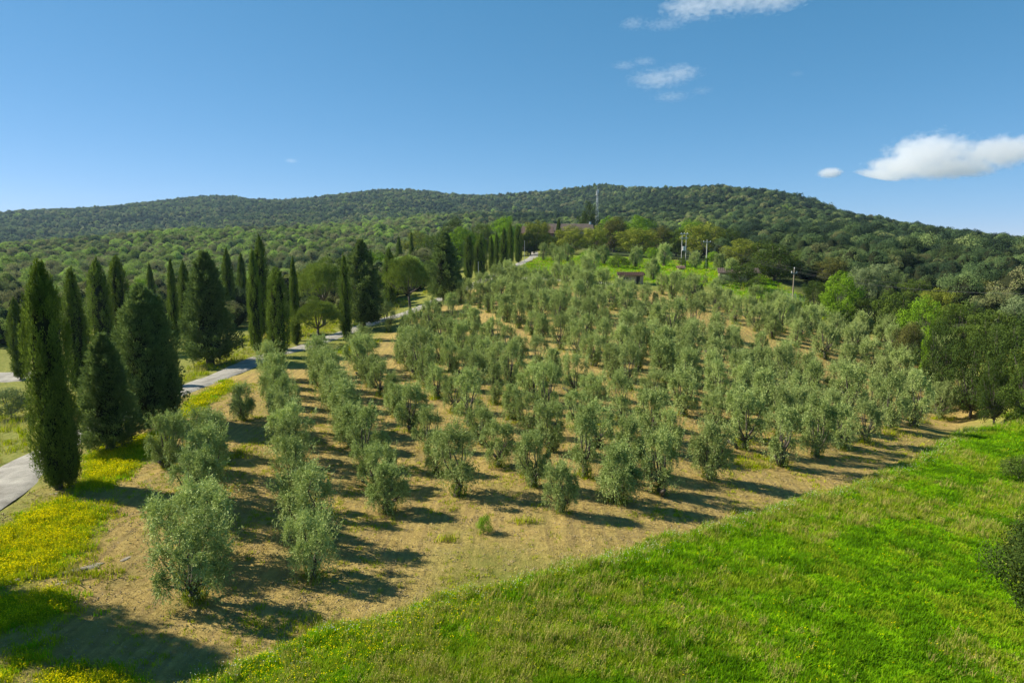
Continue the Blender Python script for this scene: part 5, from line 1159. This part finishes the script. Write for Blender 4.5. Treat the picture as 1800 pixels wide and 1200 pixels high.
# ------------------------------------------------------------------ clouds: bodies of droplets hanging far off
def cloud(label, u, v, wpx, hpx, dens, seed, lumps, nscale=4.2, thr=.48, soft=.22, flat=False, dist=4200.):
    az, s_ = pix_ray(u, v); d = dist; c = Vector((math.sin(az) * d, math.cos(az) * d, CAM_Z + s_ * d)); k = d / FPX / math.cos(az)
    W_, H_ = wpx * k / 2, hpx * k / 2; g = np.random.default_rng(seed)
    e = bpy.data.meshes.new('cloud'); import bmesh
    bm = bmesh.new(); bmesh.ops.create_icosphere(bm, subdivisions=3, radius=1.0); bm.to_mesh(e); bm.free()
    o = obj('cloud', e, None, c); o.scale = (W_ * 1.08, W_ * .6, H_ * 1.08); o.rotation_euler = (0, 0, -az); tag(o, label, 'cloud', 'small clouds')
    m, nt, out = new_mat('cloud_vapour'); tc = N(nt, 'TexCoord')
    # shape: union of soft puffs in the cloud's own space
    tot = None
    for lx, lz, lr, lzr in lumps:
        mp = N(nt, 'Mapping'); mp.inputs['Location'].default_value = (-lx / lr, 0, -lz / lzr); mp.inputs['Scale'].default_value = (1 / lr, 1 / .9, 1 / lzr)
        nt.links.new(tc.outputs['Object'], mp.inputs[0]); ln = N(nt, 'VectorMath', operation='LENGTH'); nt.links.new(mp.outputs[0], ln.inputs[0])
        f = math_n(nt, 'SUBTRACT', 1.0, ln.outputs['Value']); tot = f if tot is None else math_n(nt, 'MAXIMUM', tot, f)
    ns = N(nt, 'TexNoise'); ns.inputs['Scale'].default_value = nscale; ns.inputs['Detail'].default_value = 6; ns.inputs['Roughness'].default_value = .6
    mp = N(nt, 'Mapping'); mp.inputs['Location'].default_value = (seed * 3.7, 0, 0); mp.inputs['Scale'].default_value = (W_ / H_ * (.55 if flat else .8), 1.2, 1.0); nt.links.new(tc.outputs['Object'], mp.inputs[0]); nt.links.new(mp.outputs[0], ns.inputs['Vector'])
    q_ = math_n(nt, 'ADD', tot, math_n(nt, 'MULTIPLY', math_n(nt, 'SUBTRACT', ns.outputs['Fac'], .5), 3.0 if flat else 1.45))
    q_ = math_n(nt, 'SUBTRACT', q_, thr); q_ = math_n(nt, 'DIVIDE', q_, soft, clamp=True)
    pv = N(nt, 'VolumePrincipled'); pv.inputs['Color'].default_value = (1, 1, 1, 1); pv.inputs['Anisotropy'].default_value = .3
    nt.links.new(math_n(nt, 'MULTIPLY', q_, dens), pv.inputs['Density']); nt.links.new(pv.outputs[0], out.inputs['Volume']); e.materials.append(m); return o
cloud('plump white cloud low over the right-hand hill', 1690, 270, 246, 66, .0075, 1, [(-.25, .0, .50, .92), (-.66, -.62, .34, .36), (-.45, -.35, .4, .55), (.28, -.02, .50, .62), (.72, .12, .34, .42), (-.1, -.5, .6, .42)], nscale=3.6, thr=.22, soft=.30, dist=4600)
cloud('tiny white cloud left of the plump cloud', 1459, 304, 40, 18, .03, 2, [(0, 0, .9, .9)], thr=.12, soft=.3)
cloud('ragged white cloud cut by the top edge', 1292, 4, 220, 44, 0.0032, 3, [(-.5, 0, .55, .8), (.45, 0, .6, .8), (0, .1, .8, .7)], thr=.2, soft=.5, flat=True)
cloud('thin wispy cloud below the cloud at the top edge', 1155, 42, 120, 26, 0.0018, 4, [(-.6, .2, .4, .7), (.2, -.1, .7, .6)], thr=.2, soft=.6, flat=True)
cloud('broad wispy cloud in the middle of the small cloud group', 1172, 138, 130, 44, 0.0030, 5, [(-.2, 0, .75, .7), (.3, .3, .5, .6)], thr=.15, soft=.6, flat=True)
cloud('lower wisp under the broad wispy cloud', 1180, 170, 80, 26, 0.0025, 6, [(0, 0, .8, .7)], thr=.2, soft=.6, flat=True)
cloud('small slanting wisp left of the broad wispy cloud', 1115, 112, 76, 22, 0.0024, 7, [(-.4, -.2, .6, .6), (.4, .2, .6, .6)], thr=.2, soft=.6, flat=True)
cloud('faint wisp right of the broad wispy cloud', 1234, 160, 46, 20, .0022, 8, [(0, 0, .8, .7)], thr=.2, soft=.6, flat=True)
cloud('faint speck of cloud high to the right of the wisps', 1401, 130, 30, 14, .002, 9, [(0, 0, .8, .7)], thr=.2, soft=.6, flat=True)
cloud('tiny lone cloud over the left-hand hills', 512, 283, 28, 12, .005, 10, [(0, 0, .8, .7)], thr=.2, soft=.5, flat=True)

# ------------------------------------------------------------------ air
hb = MB().box(-2600, 2600, -400, 2750, -60, 215).build('haze', None)
hb.data.materials.clear()
m, nt, out = new_mat('haze'); pv = N(nt, 'VolumePrincipled'); pv.inputs['Color'].default_value = (.50, .72, 1.0, 1); pv.inputs['Density'].default_value = .00006; pv.inputs['Anisotropy'].default_value = .2
nt.links.new(pv.outputs[0], out.inputs['Volume']); hb.data.materials.append(m); tag(hb, kind='stuff')
